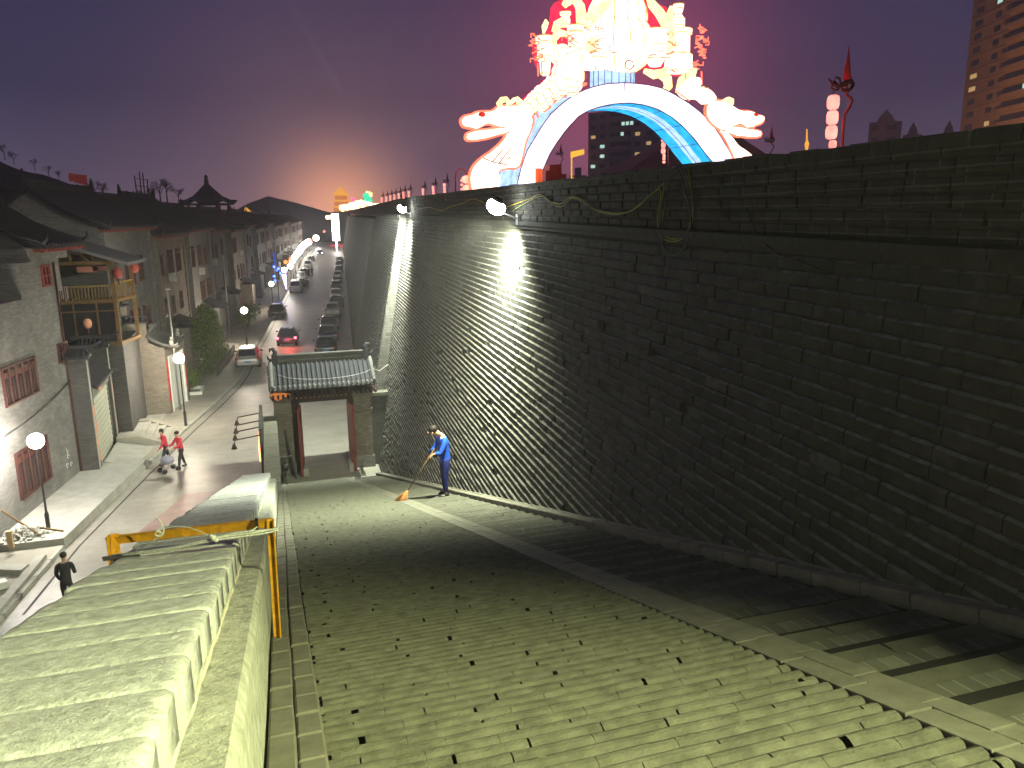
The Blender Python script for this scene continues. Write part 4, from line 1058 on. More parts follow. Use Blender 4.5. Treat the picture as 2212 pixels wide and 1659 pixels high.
def panelwin(parent, M, u, z, w, h, v=0.0):
    """row of tall red lattice shutters"""
    f = window(parent, M, u, z, w, h, v, m_red, max(3, int(w/.5)), 1, m_glass)
    mb = MB(); mb.M = M; n = max(3, int(w/.5))
    for i in range(n):
        x = u+w*(i+.5)/n; mb.box(x-.14, x+.14, v+.02, v+.045, z+h-.42, z+h-.20); mb.box(x-.012, x+.012, v+.02, v+.04, z+.1, z+h-.45)
    mb.build('lattice', m_red, f)
    return f

# ---- house A, the big grey facade on the left edge
A0x, A0y, Aa = -8.3, 36.1, R(8.7)
MA = frame(A0x, A0y, Aa)
hA = thing('brick_house', 'large pale grey brick house at the left edge with chalk scribble and lattice windows', 'house', (A0x, A0y, 0), 0, HG)
mb = MB(); mb.M = MA
mb.box(-13, 0, -7, 0, 0, 5.45); mb.box(-13, .12, -7, .0025, 5.45, 8.1)
mb.box(-2.95, .70, -7, .0025, 8.1, 9.42); mb.box(-1.90, 1.55, -7, .06, 9.42, 9.92)
mb.build('wall', m_hbrick, hA)
mb = MB(); mb.M = MA; mb.add([(-1.9, -7, 9.92), (-1.9, 0, 9.92), (-1.9, -3.5, 12.2)], [(0, 1, 2)]); mb.build('gable', m_hdark, hA)  # darker brick colour carries the shade of this end, turned from the lamps
roof(hA, MA, -1.75, 2.35, 7, 10.02, 2.3)
roof(hA, MA, -13, -3.1, 5, 8.15, 1.7, ends=False, red=False, v0=-2.0)
panelwin(hA, MA, -5.35, 1.05, 2.65, 1.75); panelwin(hA, MA, -5.40, 4.52, 2.65, 1.40)
window(hA, MA, -.62, 5.22, .95, .80, 0.003, nx=2, ny=2); window(hA, MA, -1.12, 8.38, .75, .85, 0.003, m_redl, 2, 2)
mb = MB(); mb.M = MA; mb.tube([(.05, .06, 0), (.05, .06, 9.3)], .045, 6); mb.build('drainpipe', m_red, hA)
mb = MB(); random.seed(5); mb.M = MA
for (u, z) in ((-.95, 1.35), (-1.15, 1.02), (-.75, .95)):
    mb.tube([(u+.10*math.cos(a)*(1-.1*a), .012, z+.09*math.sin(a)) for a in [i*.7 for i in range(8)]], .012, 4)
mb.tube([(-1.05, .012, 1.75), (-1.0, .012, 1.5), (-.9, .012, 1.62), (-.95, .012, 1.4)], .010, 4)
mb.build('chalk_scribble', pmat('chalk', (.75, .75, .72), .9), hA)
# wires along the left facades
mb = MB()
for dz in (0, .08): mb.tube([(-8.9+.1*i+(.06 if dz else 0), 28+1.2*i, 3.55+dz+.10*i+.35*((i-4.5)/4.5)**2) for i in range(9)]+[(-7.45, 37.2, 5.2+dz)], .018, 4)
ptag(mb.build('hanging_cable', m_black), 'pair of black cables drooping in front of the large grey brick house', 'cable')

wl = thing('wall_lamp', 'bright round wall lamp on the large grey house at the very left edge', 'wall lamp', (-9.0, 28.9, 3.2))
mb = MB(); mb.ball((-9.05, 28.95, 3.45), .17, 12); mb.build('lamp_globe', e_lamp, wl)
mb = MB(); mb.bar((-9.45, 28.95, 3.35), (-9.1, 28.95, 3.35), .05); mb.build('bracket', m_black, wl)
ptlight('lamp_light', (-8.95, 28.95, 3.4), 800, (1, .97, .92), .2, wl)
# ---- garage gate with flanking pillars
gg = thing('courtyard_gate', 'grey courtyard gate with a pale roller shutter between brick pillars with orange couplets', 'gateway', (-7.6, 38.5, 0), 0, None)
MGt = frame(-7.55, 36.2, R(-1.0))
def gpillar(u0, u1, v0, v1, h, m=m_hdark):
    mb = MB(); mb.M = MGt; mb.box(u0, u1, v0, v1, 0, h); pl = mb.build('pillar', m, gg)
    mb = MB(); mb.M = MGt; mb.box(u0+.01, u0+.16, v1, v1+.035, .3, h-.1); mb.build('corner_band', m_conc, pl)
    mb = MB(); mb.M = MGt; uc = (u0+u1)/2
    mb.box(u0-.12, u1+.12, v0-.1, v1+.12, h, h+.12)
    for k in range(7): v = v0+(v1-v0)*(k+.5)/7; mb.bar((u0-.30, v, h+.10), (uc, v, h+.42), .10, .09)
    mb.bar((uc, v0-.25, h+.46), (uc, v1+.30, h+.46), .20, .16); mb.bar((uc, v1+.3, h+.48), (uc, v1+.62, h+.66), .12, .10)
    for k in range(7): v = v0+(v1-v0)*(k+.5)/7; mb.bar((u1+.30, v, h+.10), (uc, v, h+.42), .10, .09)
    mb.build('tiled_cap', m_tile, pl)
gpillar(-.05, .50, -.85, .02, 5.25); gpillar(4.80, 5.30, -1.2, .05, 5.0, m_hdark)
mb = MB(); mb.M = MGt; mb.box(.62, 4.8, -.5, -.02, 3.35, 3.80); mb.box(.50, .70, -.5, -.08, 0, 3.35); mb.box(4.7, 4.8, -.5, -.08, 0, 3.35); mb.build('lintel_wall', m_hbrick, gg)
mb = MB(); mb.M = MGt
for i in range(26): mb.box(.70, 4.7, -.20-(.02 if i % 2 else 0), -.12-(.02 if i % 2 else 0), .05+i*.125, .05+i*.125+.122)
mb.build('roller_shutter', pmat('roller shutter', (.40, .41, .33), .5, .08, 2.0), gg)
mb = MB(); mb.M = MGt
for i in range(24):
    u = .72+i*.17; mb.bar((u, .15, 3.86), (u, -1.1, 4.75), .09, .07)
mb.add([(.62, .2, 3.82), (4.8, .2, 3.82), (4.8, -1.15, 4.72), (.62, -1.15, 4.72), (.62, .2, 3.74), (4.8, .2, 3.74), (4.8, -1.15, 4.64), (.62, -1.15, 4.64)], [(0,1,2,3),(7,6,5,4),(0,4,5,1),(0,3,7,4)])
mb.build('shed_roof', m_tile, gg)
m_orp = pmat('orange paper', (.80, .20, .05), .7, .08, 3.0); m_ink = pmat('faint yellow ink', (.85, .45, .10), .7)
for u, vv in ((.16, -.332), (4.92, -.302)):
    mb = MB(); mb.M = MGt @ Matrix.Translation((0, vv, 0)); mb.box(u, u+.26, .352, .362, .65, 3.15); c_ = mb.build('couplet', m_orp, gg)
    mb = MB(); mb.M = MGt @ Matrix.Translation((0, vv, 0)); random.seed(int(u*10))
    for k in range(7):
        z = 2.85-k*.33
        for dz in (-.07, 0, .07): mb.box(u+.05, u+.21, .3625, .366, z+dz, z+dz+.018)
        mb.box(u+.12, u+.14, .3625, .367, z-.10, z+.10)
    mb.build('couplet_characters', m_ink, c_)
mb = MB(); mb.M = MGt; mb.box(2.2, 2.75, -.018, -.008, 3.40, 3.76); mb.build('door_plaque', m_orp, gg)
# ---- arched doorway beyond it
ad = thing('arched_doorway', 'plastered wall with a dark arched doorway and tile coping beside the steps', 'doorway', (-7.6, 43.5, 0))
MD = frame(-7.55, 41.75, R(-1.0))
mb = MB(); mb.M = MD
n = 14; uc, rw, zs = 1.35, .80, 1.9
arc = [(uc-rw, 0)]+[(uc+rw*math.cos(math.pi*(1-i/n)), zs+rw*.95*math.sin(math.pi*(1-i/n))) for i in range(n+1)]+[(uc+rw, 0)]
outer = [(0, 0), (0, 3.7), (4.6, 3.7), (4.6, 0)]
poly = [outer[0], outer[1], outer[2], outer[3]]+arc[::-1]
mb.prism([(u, 0.0, z) for u, z in poly], (0, -.45, 0))
mb.build('wall', m_hbrick, ad)
mb = MB(); mb.M = MD; mb.box(.3, 2.4, -.6, -.46, .1, 3.2); mb.build('dark_door', m_dark, ad)
mb = MB(); mb.M = MD; mb.tube([(u, .01, z) for u, z in [(uc-rw-.06, 0)]+[(uc+(rw+.06)*math.cos(math.pi*(1-i/n)), zs+(rw+.06)*.95*math.sin(math.pi*(1-i/n))) for i in range(n+1)]+[(uc+rw+.06, 0)]], .06, 5); mb.build('arch_moulding', m_conc, ad)
mb = MB(); mb.M = MD; mb.box(-.2, 4.7, -.65, .22, 3.7, 3.82); mb.box(0, 4.6, -.3, -.1, 4.02, 4.15)
for i in range(26): u = -.1+i*.185; mb.bar((u, .22, 3.84), (u, -.2, 4.08), .08, .07)
mb.build('tile_coping', m_tilel, ad)
# ---- porch with the white shutter (brown brick, stepped tile caps)
po = thing('brick_porch', 'brown brick porch lit by the second lamp with a white shutter and stepped tile gables', 'porch', (-6.5, 47, 0))
mb = MB()
mb.box(-8.1, -5.75, 46.7, 47.0, 0, 3.95); mb.box(-8.9, -6.55, 46.72, 46.98, 3.95, 5.35); mb.box(-9.8, -7.45, 46.9, 47.2, 5.35, 6.3)
mb.add([(-6.55, 46.7, 3.95), (-5.95, 46.7, 3.95), (-6.55, 46.7, 4.25), (-6.55, 47, 3.95), (-5.95, 47, 3.95), (-6.55, 47, 4.25)], [(0, 1, 2), (3, 5, 4), (1, 4, 5, 2)])
mb.build('front_wall', m_hbrick2, po)
MP = frame(-5.75, 46.7, R(12))
mb = MB(); mb.M = MP; mb.box(0, .55, -.4, 0, 0, 3.75); mb.box(3.0, 3.5, -.4, 0, 0, 3.75); mb.box(0, 3.5, -.4, .001, 3.35, 3.85); mb.build('street_wall', m_hbrick2, po)
mb = MB(); mb.M = MP; mb.box(.55, 3.0, -.3, -.12, .05, 3.35); mb.build('white_shutter', m_white, po)
for u in (.44, 2.98): mb = MB(); mb.M = MP; mb.box(u, u+.12, -.10, .03, 0, 3.36); mb.build('shutter_rail', m_white, po)
for u in (.10, 3.16):
    mb = MB(); mb.M = MP; mb.box(u, u+.22, .004, .014, .8, 3.1); mb.build('couplet', pmat('red paper', (.62, .03, .04), .7, .08), po)
mb = MB()
for (xa, xb, y, z) in ((-9.95, -7.35, 46.85, 6.3), (-8.6, -6.45, 46.7, 5.35)):
    mb.box(xa, xb, y-.15, y+.5, z, z+.10); mb.box(xa, xb, y+.08, y+.26, z+.28, z+.42)
    k = int((xb-xa)/.24)
    for i in range(k): x = xa+.12+i*.24; mb.bar((x, y-.28, z+.08), (x, y+.16, z+.34), .10, .09)
mb.build('tile_caps', m_tile, po)
mb = MB()
roofpts = [(-6.6, 4.6), (-6.2, 4.25), (-5.7, 4.02), (-5.15, 3.92), (-4.95, 3.97)]
for y in (46.75, 50.1): mb.tube([(x, y, z+.05) for x, z in roofpts], .10, 6)
for (a, b) in zip(roofpts, roofpts[1:]):
    mb.add([(a[0], 46.7, a[1]), (b[0], 46.7, b[1]), (b[0], 50.15, b[1]), (a[0], 50.15, a[1])], [(0, 1, 2, 3)])
    for i in range(16): y = 46.8+i*.22; mb.bar((a[0], y, a[1]+.03), (b[0], y, b[1]+.03), .09, .07)
mb.build('porch_roof', m_tilel, po)
mb = MB()
for y in (46.75, 50.1):
    mb.ball((-5.35, y, 4.20), .14, 8, sc=(1, .8, 1.3)); mb.ball((-5.33, y, 4.45), .09, 8); mb.tube([(-5.35, y, 4.0), (-5.1, y, 4.05), (-5.0, y, 4.2)], [.10, .06, .02], 6)
mb.build('roof_finials', m_conc, po)
# ---- timber balcony house
tb = thing('timber_balcony_house', 'brown timber balcony house with a sloping grey roof, railing and hanging red lanterns', 'house', (-8, 43, 0))
mb = MB(); mb.box(-12.5, -6.95, 41.6, 46.5, 0, 5.0); mb.box(-12.5, -7.7, 44.2, 46.5, 5.0, 9.2); mb.build('wall', m_hdark, tb)
posts = [(-9.85, 41.6), (-7.05, 41.6), (-6.55, 43.9), (-9.85, 43.9)]
mb = MB()
for x, y in posts: mb.bar((x, y, 4.9), (x, y, 9.1), .17)
for z in (5.05, 7.12, 8.95): mb.bar((-9.9, 41.58, z), (-6.95, 41.58, z), .14, .16); mb.bar((-7.03, 41.6, z), (-6.5, 43.95, z), .14, .16)
for x in (-9.85, -8.9, -7.9, -7.05): mb.bar((x, 41.62, 5.1), (x, 41.62, 7.1), .07)
mb.bar((-9.85, 41.62, 6.65), (-7.05, 41.62, 6.65), .06)
for a, b in (((-8.75, 8.95), (-8.75, 9.85)), ((-9.6, 8.95), (-8.8, 9.8)), ((-7.9, 8.95), (-8.7, 9.8)), ((-7.8, 8.95), (-7.8, 9.5))): mb.bar((a[0], 41.6, a[1]), (b[0], 41.6, b[1]), .08)
mb.build('timber_frame', m_wood, tb)
mb = MB(); mb.bar((-9.8, 41.6, 7.85), (-7.1, 41.6, 7.85), .07); mb.bar((-7.02, 41.7, 7.95), (-6.55, 43.85, 7.95), .07)
for i in range(19): x = -9.75+i*.145; mb.bar((x, 41.6, 7.2), (x, 41.6, 7.85), .035)
for i in range(10): t = i/10; mb.bar((-7.02+.47*t, 41.75+2.1*t, 7.2), (-7.02+.47*t, 41.75+2.1*t, 7.95), .035)
mb.build('railing', pmat('ochre timber', (.22, .14, .04), .7, .2, 4.0), tb)
mb = MB(); mb.box(-9.8, -7.1, 41.68, 41.72, 5.15, 7.05); mb.build('glazed_panel', m_glass, tb)
mb = MB(); mb.box(-9.8, -7.0, 41.7, 44.2, 7.02, 7.10); mb.build('balcony_floor', m_wood, tb)
mb = MB()
A_, B_ = (-9.95, 10.25), (-6.25, 8.95)
mb.add([(A_[0], 41.2, A_[1]), (B_[0], 41.2, B_[1]), (B_[0]+.3, 45.0, B_[1]), (A_[0]+.3, 45.0, A_[1])]+[(A_[0], 41.2, A_[1]-.16), (B_[0], 41.2, B_[1]-.16), (B_[0]+.3, 45.0, B_[1]-.16), (A_[0]+.3, 45.0, A_[1]-.16)],
       [(0,1,2,3),(7,6,5,4),(0,4,5,1),(1,5,6,2),(2,6,7,3),(3,7,4,0)])
mb.build('sloping_roof', pmat('flat grey roof sheet', (.13, .13, .125), .8, .1, 3.0), tb)
mb = MB(); random.seed(11)
for (x, z, w, h) in ((-8.6, 8.5, .9, .28), (-7.9, 8.55, .6, .22)): mb.box(x, x+w, 41.9, 41.94, z, z+h)
mb.build('pink_awning', pmat('dull pink cloth', (.30, .12, .09), .8), tb)
mb = MB(); [mb.bar((-9.6+.09*i, 41.50+.02*(i % 2), 7.9), (-9.58+.09*i, 41.50+.02*(i % 2), 7.3-.05*(i % 3)), .085, .03) for i in range(7)]; mb.build('laundry', pmat('dull pink white cloth', (.34, .29, .30), .9, .2, 12.0), tb)
m_lred = pmat('unlit red lantern cloth', (.26, .045, .035), .6, .15, 5.0)
def red_lantern(x, y, z, r, label, mt=m_lred, grp='round red lanterns hanging on the houses'):
    t = thing('red_lantern', label, 'lantern', (x, y, z-r), 0, grp)
    mb = MB(); mb.lathe([(r*.3, -r*1.15), (r*.72, -r*.95), (r*.97, -r*.4), (r, 0), (r*.97, r*.4), (r*.72, r*.95), (r*.3, r*1.15)], (x, y, z), 14); mb.build('shade', mt, t)
    mb = MB(); mb.lathe([(r*.32, -.02), (r*.32, .04)], (x, y, z+r*1.15), 10); mb.tube([(x, y, z+r*1.15), (x, y, z+r*1.15+.25)], .012, 4); mb.tube([(x, y, z-r*1.15), (x, y, z-r*1.15-.28)], [.05, .03], 5); mb.build('tassel_and_hook', m_red, t)
    return t
red_lantern(-6.75, 41.3, 8.45, .22, 'red lantern at the corner post of the timber balcony')
red_lantern(-6.40, 44.0, 8.55, .24, 'red lantern hanging on the grey wall just right of the timber balcony')
red_lantern(-8.35, 41.45, 6.1, .20, 'orange and white lantern in front of the dark panel under the balcony', pmat('orange white lantern', (.75, .35, .22), .6, .2, 9.0))

# ---- the row of houses along the street
def row_house(y0, y1, h, rise, D, off, label, seed, wallm=m_hbrick, lit=0, annex=True, proj=None):
    random.seed(seed)
    fx_ = lambda y: -8.0+0.093*(y-50)+off
    a = math.atan(0.093); M = frame(fx_(y0), y0, a); Lh = (y1-y0)/math.cos(a)
    t = thing('row_house', label, 'house', (fx_(y0), y0, 0), 0, HG)
    mb = MB(); mb.M = M; mb.box(0, Lh, -D, 0, 0, h-.1); mb.add([(0, 0, h-.1), (0, -D, h-.1), (0, -D/2, h+rise-.25), (Lh, 0, h-.1), (Lh, -D, h-.1), (Lh, -D/2, h+rise-.25)], [(0, 1, 2), (3, 5, 4)])
    w_ = mb.build('wall', wallm, t)
    far = y0 > 150
    roof(t, M, -.35, Lh+.35, D, h, rise, red=True, rib=.34 if not far else .7)
    # pilaster bands and projecting wing
    mb = MB(); mb.M = M
    for u in ([0.0, Lh-.3] if proj is None else [0.0, Lh-.3, proj]): mb.box(u, u+.3, 0, .14, 0, h-.12)
    mb.box(0, Lh, 0, .08, 3.45, 3.62); mb.build('pilasters', wallm, t)
    n = max(1, int(Lh/3.1))
    for fl, (z, hh) in enumerate(((7.0, 1.75), (4.05, 1.6))):
        for i in range(n):
            u = .7+(Lh-1.2)*i/n; w = random.choice([.8, 1.0, 1.6, 2.1])
            if random.random() < .18: continue
            pn = m_glass
            if random.random() < lit: pn = emat('warm room light', (1.0, .62, .25), .55)
            if w > 1.5 and not far: panelwin(t, M, u, z, w, hh)
            else: window(t, M, u, z+random.uniform(-.1, .15), w, hh-random.uniform(0, .3), 0, m_red, 2 if w < 1.2 else 4, 2, pn)
    for i in range(n):
        u = .6+(Lh-1.0)*i/n
        mb = MB(); mb.M = M; mb.box(u, u+1.9, 0, .05, .15, 2.75); mb.build('shop_front', random.choice([m_red, m_glass, m_wood, m_conc]), t)
    if annex:
        u = random.uniform(.5, max(.6, Lh-4)); mb = MB(); mb.M = M; mb.box(u, u+3.2, 0, 1.3, 0, 3.3); mb.build('annex_wall', wallm, t)
        mb = MB(); mb.M = M
        for i in range(14): mb.bar((u-.1+i*.26, 1.6, 3.3), (u-.1+i*.26, .02, 3.95), .11, .09)
        mb.add([(u-.2, 1.65, 3.26), (u+3.4, 1.65, 3.26), (u+3.4, 0, 3.92), (u-.2, 0, 3.92)], [(0, 1, 2, 3)]); mb.build('annex_roof', m_tile, t)
    for k in range(random.choice([0, 1, 1])):
        u = random.uniform(1, Lh-1.5); z = random.choice([3.7, 6.2, 6.5])
        mb = MB(); mb.M = M; mb.box(u, u+.85, 0.0, .36, z, z+.60); mb.lathe([(.02, .37), (.24, .37), (.24, .36)], (0, 0, 0), 10) if False else None
        for q_ in range(5): mb.box(u+.12+q_*.13, u+.17+q_*.13, .36, .375, z+.06, z+.54)
        mb.build('air_conditioner', m_conc, t)
    return t
random.seed(2)
row_house(46.9, 57.5, 10.55, 2.1, 6.5, .05, 'tall grey house with a raised gable directly behind the timber balcony', 21, m_hbrick, annex=False)
row_house(58.0, 67.5, 9.9, 2.3, 7.5, .25, 'grey house with red eaves and an air conditioner behind the bushy tree', 22, m_hbrick2)
row_house(67.8, 78.5, 10.1, 2.6, 9.0, .55, 'grey house with red eaves and the broad red gable panel behind it', 23, m_hbrick)
row_house(79.0, 91.0, 9.8, 2.3, 8.5, .30, 'pale walled house level with the dark parked sedan', 24, m_hbrick)
row_house(91.5, 104, 9.6, 2.2, 9, .7, 'grey house under the pointed pavilion roof', 25, m_hbrick2, lit=.05)
row_house(104.5, 118, 9.9, 2.1, 9, .2, 'house just beyond the pavilion, beside the blue neon', 26, m_hbrick, lit=.1)
row_house(118.5, 133, 9.5, 2.2, 9, .6, 'house opposite the middle of the parked car rows', 27, m_hbrick, lit=.15)
row_house(133.5, 150, 9.8, 2.1, 9, .2, 'distant house at the near end of the glowing lamp row', 28, m_hbrick2, lit=.15)
row_house(150.5, 172, 9.4, 2.2, 9, .6, 'distant house in the middle of the glowing lamp row', 29, m_hbrick, lit=.2)
row_house(172.5, 198, 9.7, 2.1, 9, .2, 'third farthest house of the row', 30, m_hbrick2, lit=.2)
row_house(198.5, 228, 9.4, 2.2, 9, .6, 'second farthest house of the row', 31, m_hbrick, lit=.25)
row_house(228.5, 262, 9.6, 2.1, 9, .3, 'farthest house of the row, by the street end', 32, m_hbrick2, lit=.25)
# houses standing behind the first row: only their big roofs show
def back_house(bx, by, a, Lh, D, h, rise, label, rm=m_tile):
    M = frame(bx, by, a); t = thing('rear_house', label, 'house', (bx, by, 0), 0, 'tile roofed houses standing behind the street row')
    mb = MB(); mb.M = M; mb.box(0, Lh, -D, 0, 0, h-.1); mb.add([(0, 0, h-.1), (0, -D, h-.1), (0, -D/2, h+rise-.25), (Lh, 0, h-.1), (Lh, -D, h-.1), (Lh, -D/2, h+rise-.25)], [(0, 1, 2), (3, 5, 4)])
    mb.build('wall', m_hdark, t); roof(t, M, -.6, Lh+.6, D, h, rise, ov=1.0, tile=rm, rib=.4)
    mb = MB(); mb.M = M; mb.add([(-.03, -D*.28, h+rise*.25), (-.03, -D*.72, h+rise*.25), (-.03, -D/2, h+rise*.72)], [(0, 1, 2)]); mb.build('gable_board', m_red, t)
    return t
back_house(-15.0, 44.0, R(6), 14, 9, 9.8, 2.6, 'long dark roof rising behind the large grey house')
back_house(-11.8, 62.0, R(5.3), 15, 10, 10.0, 2.7, 'dark gabled roof behind the bushy tree house')
back_house(-10.2, 79.0, R(5.3), 18, 10, 10.2, 2.9, 'dark roof with a dull red gable left of the pavilion')
back_house(-18.5, 52.0, R(-84), 12, 10, 9.6, 2.6, 'wide roof turned across the row at the far left')
back_house(-24.0, 36.0, R(6), 16, 9, 8.6, 2.2, 'low dark roof at the left edge of the view')

# pavilion with pointed roof
pv = thing('pavilion', 'pavilion with a pointed upturned roof silhouetted above the houses', 'pavilion', (-5.9, 101, 0))
mb = MB(); N_ = 6; prof = [(3.1, 12.55), (2.3, 12.9), (1.5, 13.5), (.8, 14.2), (.32, 14.75)]
vs = []; 
for r_, z in prof:
    for j in range(24):
        g_ = 2*math.pi*j/24; up = abs(math.cos(g_*3))**6*(.45 if r_ > 2.5 else .15 if r_ > 2 else 0); rr_ = r_*(1+.08*abs(math.cos(g_*3))**6)
        vs.append((-5.9+rr_*math.cos(g_), 101+rr_*math.sin(g_), z+up))
fs = [(i*24+j, i*24+(j+1) % 24, (i+1)*24+(j+1) % 24, (i+1)*24+j) for i in range(len(prof)-1) for j in range(24)]
mb.add(vs, fs, 0); mb.lathe([(2.9, 12.4), (2.9, 12.6), (.3, 12.62)], (-5.9, 101, 0), 12); mb.build('roof', m_tile, pv)
mb = MB(); mb.lathe([(.34, 14.7), (.22, 14.95), (.30, 15.1), (.16, 15.5), (.26, 15.65), (.14, 15.8), (.02, 15.95)], (-5.9, 101, 0), 10); mb.build('spire', m_tile, pv)
mb = MB()
for j in range(6): g_ = math.pi*j/3; mb.tube([(-5.9+2.2*math.cos(g_), 101+2.2*math.sin(g_), 0), (-5.9+2.2*math.cos(g_), 101+2.2*math.sin(g_), 12.5)], .16, 8)
mb.build('columns', m_red, pv)

# ---- street corner details on the left pavement
mb = MB()
K3 = [(kx(y)-.02, y) for y in (28.3, 30.5, 33, 35.5, 37.0)]
mb.prism([(x, y, .005) for x, y in K3]+[(-7.2, 37.6, .005), (-8.6, 37.6, .005), (-9.9, 28.3, .005)], (0, 0, .36))
ptag(mb.build('raised_pavement', m_conc), kind='structure')
# apron of the garage and the entrance steps
mb = MB(); mb.add([(-7.5, 37.05, .45), (-7.5, 40.2, .45), (-5.35, 40.0, .02), (-5.85, 37.05, .02), (-7.5, 37.05, 0), (-7.5, 40.2, 0), (-5.35, 40, 0), (-5.85, 37.05, 0)], [(0,1,2,3),(0,3,7,4),(1,5,6,2),(2,6,7,3)])
ptag(mb.build('garage_apron', m_conc), kind='structure')
st = thing('entrance_steps', 'pale stone steps with sloping side slabs in front of the arched doorway', 'steps', (-6.4, 42, 0))
mb = MB()
for k in range(4): mb.box(-7.55, -6.35+k*.36, 40.5+.0, 43.4, .05+.0, .58-.13*k-.003*k)
mb.box(-7.55, -6.0, 40.5, 46.6, .01, .18)
mb.build('treads', m_conc, st)
for y in (40.22, 43.42):
    mb = MB(); mb.add([(-7.5, y, .62), (-6.5, y, .62), (-4.95, y, .03), (-7.5, y, 0), (-4.95, y, 0), (-7.5, y+.55, .62), (-6.5, y+.55, .62), (-4.95, y+.55, .03), (-7.5, y+.55, 0), (-4.95, y+.55, 0)],
            [(0,1,2,4,3),(5,8,9,7,6),(0,5,6,1),(1,6,7,2)]); mb.build('side_slab', m_pave, st)
# bottom left: sunken steps, blocks, beams, rubble
lw = thing('sunken_stair', 'grey concrete stair with a thick edge beam at the lower left corner', 'stair', (-9.5, 25.5, 0))
mb = MB(); mb.bar((-11.5, 27.3, .30), (-7.95, 26.3, .14), .45, .35); mb.build('edge_beam', m_conc, lw)
mb = MB()
for k in range(5): mb.box(-12, -8.35-.0*k-.42*k, 23.2+.0, 26.2-.06*k, .1, .16+.10*k)
mb.build('treads', m_conc, lw)
mb = MB(); mb.bar((-7.72, 27.3, .14), (-8.05, 23.0, .14), .28, .24); ptag(mb.build('kerb_beam', m_conc), 'long loose concrete kerb beam lying along the street at lower left', 'beam')
for (x, y, w, l) in ((-8.55, 24.7, .30, 'nearer pale square stone block beside the kerb beam'), (-8.3, 25.3, .24, 'farther pale square stone block beside the kerb beam')):
    mb = MB(); mb.M = Matrix.Translation((x, y, .16)) @ Matrix.Rotation(.5, 4, 'Z'); mb.box(-w/2, w/2, -w*.7, w*.7, 0, w*.9); ptag(mb.build('stone_block', m_white), l, 'block', 'pale square stone blocks')
random.seed(12)
mb = MB()
for i in range(190):
    a_ = random.random()*6.28; r_ = abs(random.gauss(0, .42)); x, y = -8.55+r_*math.cos(a_), 28.95+r_*math.sin(a_)*.8; sz = random.uniform(.03, .10); z = .38+max(0, .36-r_*.5)*random.random()
    mb.M = Matrix.Translation((x, y, z)) @ Matrix.Rotation(random.random()*3, 4, Vector((random.random(), random.random(), random.random())).normalized()); mb.box(-sz, sz, -sz*.7, sz*.7, -sz*.4, sz*.5)
mb.M = None
ptag(mb.build('rubble_heap', m_conc), 'heap of grey rubble at the foot of the nearest lamp', 'rubble', kind='stuff')
for (a, b, l) in (((-9.4, 29.5, 1.25), (-8.1, 28.7, .45), 'thin dark stick poking up out of the rubble heap'), ((-8.3, 29.2, .55), (-7.4, 28.9, .40), 'short brown board lying beyond the nearest lamp')):
    mb = MB(); mb.bar(a, b, .05, .05); ptag(mb.build('stick', m_wood), l, 'stick')
mb = MB(); mb.box(-8.85, -8.68, 27.95, 28.10, .36, .95); ptag(mb.build('upright_board', pmat('raw timber', (.42, .30, .16), .8, .15)), 'short pale timber post standing in front of the rubble', 'post')
# planter with clipped bush, tree, hedge
def leaf_cloud(mb, c, rad, n, size, seed, sq=(1, 1, 1), shell=.55):
    random.seed(seed); ctr = Vector(c)
    for i in range(n):
        d = Vector((random.gauss(0, 1), random.gauss(0, 1), random.gauss(0, 1))).normalized(); k = shell+(1-shell)*random.random()
        k *= 1+.22*noise.noise(d*2.3+Vector((seed, 0, 0)))+.12*noise.noise(d*6)
        p = ctr+Vector((d.x*rad*sq[0], d.y*rad*sq[1], d.z*rad*sq[2]))*k
        u = Vector((random.gauss(0, 1), random.gauss(0, 1), random.gauss(0, 1))).normalized(); v = u.cross(d+Vector((.01, 0, 0))).normalized(); s_ = size*random.uniform(.6, 1.3)
        mb.add([p-u*s_, p+v*s_*.45, p+u*s_, p-v*s_*.45], [(0, 1, 2, 3)], 0 if random.random() < .6 else 1)
pb = thing('planter_bush', 'round clipped bush in a square stone edged planter beside the white shutter', 'bush', (-5.2, 52.3, 0.13))
mb = MB(); leaf_cloud(mb, (-5.2, 52.2, 1.05), .78, 2600, .06, 5, (1, 1, .85), .7); mb.build('foliage', [m_leaf, m_leafd], pb, fix=False)
mb = MB(); mb.tube([(-5.2, 52.2, .13), (-5.2, 52.2, 1.0)], .05, 6); mb.build('trunk', m_bark, pb)
mb = MB()
for (a, b, c, d) in ((-6.0, -4.4, 51.3, 51.45), (-6.0, -4.4, 53.1, 53.25), (-6.0, -5.85, 51.45, 53.1), (-4.55, -4.4, 51.45, 53.1)): mb.box(a, b, c, d, .13, .32)
mb.build('planter_edge', m_white, pb)
tr = thing('evergreen_tree', 'bushy evergreen tree in front of the grey houses, beside the silver hatchback', 'tree', (-4.6, 60.5, .13))
mb = MB()
random.seed(9)
for k, (dx, dy, z, r_) in enumerate(((0, 0, 2.6, 1.25), (-.6, .2, 1.9, 1.0), (.6, .1, 2.0, 1.05), (.1, -.1, 3.7, .95), (.45, .2, 3.2, .9), (-.45, 0, 3.2, .85), (.05, .1, 4.35, .55), (0, .2, 1.2, .95), (.75, 0, 2.9, .65), (-.8, 0, 2.6, .6), (.55, .1, 4.0, .5))):
    leaf_cloud(mb, (-4.6+dx, 60.5+dy, z), r_, 900, .095, 40+k, (1, 1, 1), .35)
mb.build('crown', [m_leaf, m_leafd], tr, fix=False)
mb = MB(); mb.tube([(-4.6, 60.5, .13), (-4.6, 60.5, 3.8)], [.13, .05], 8)
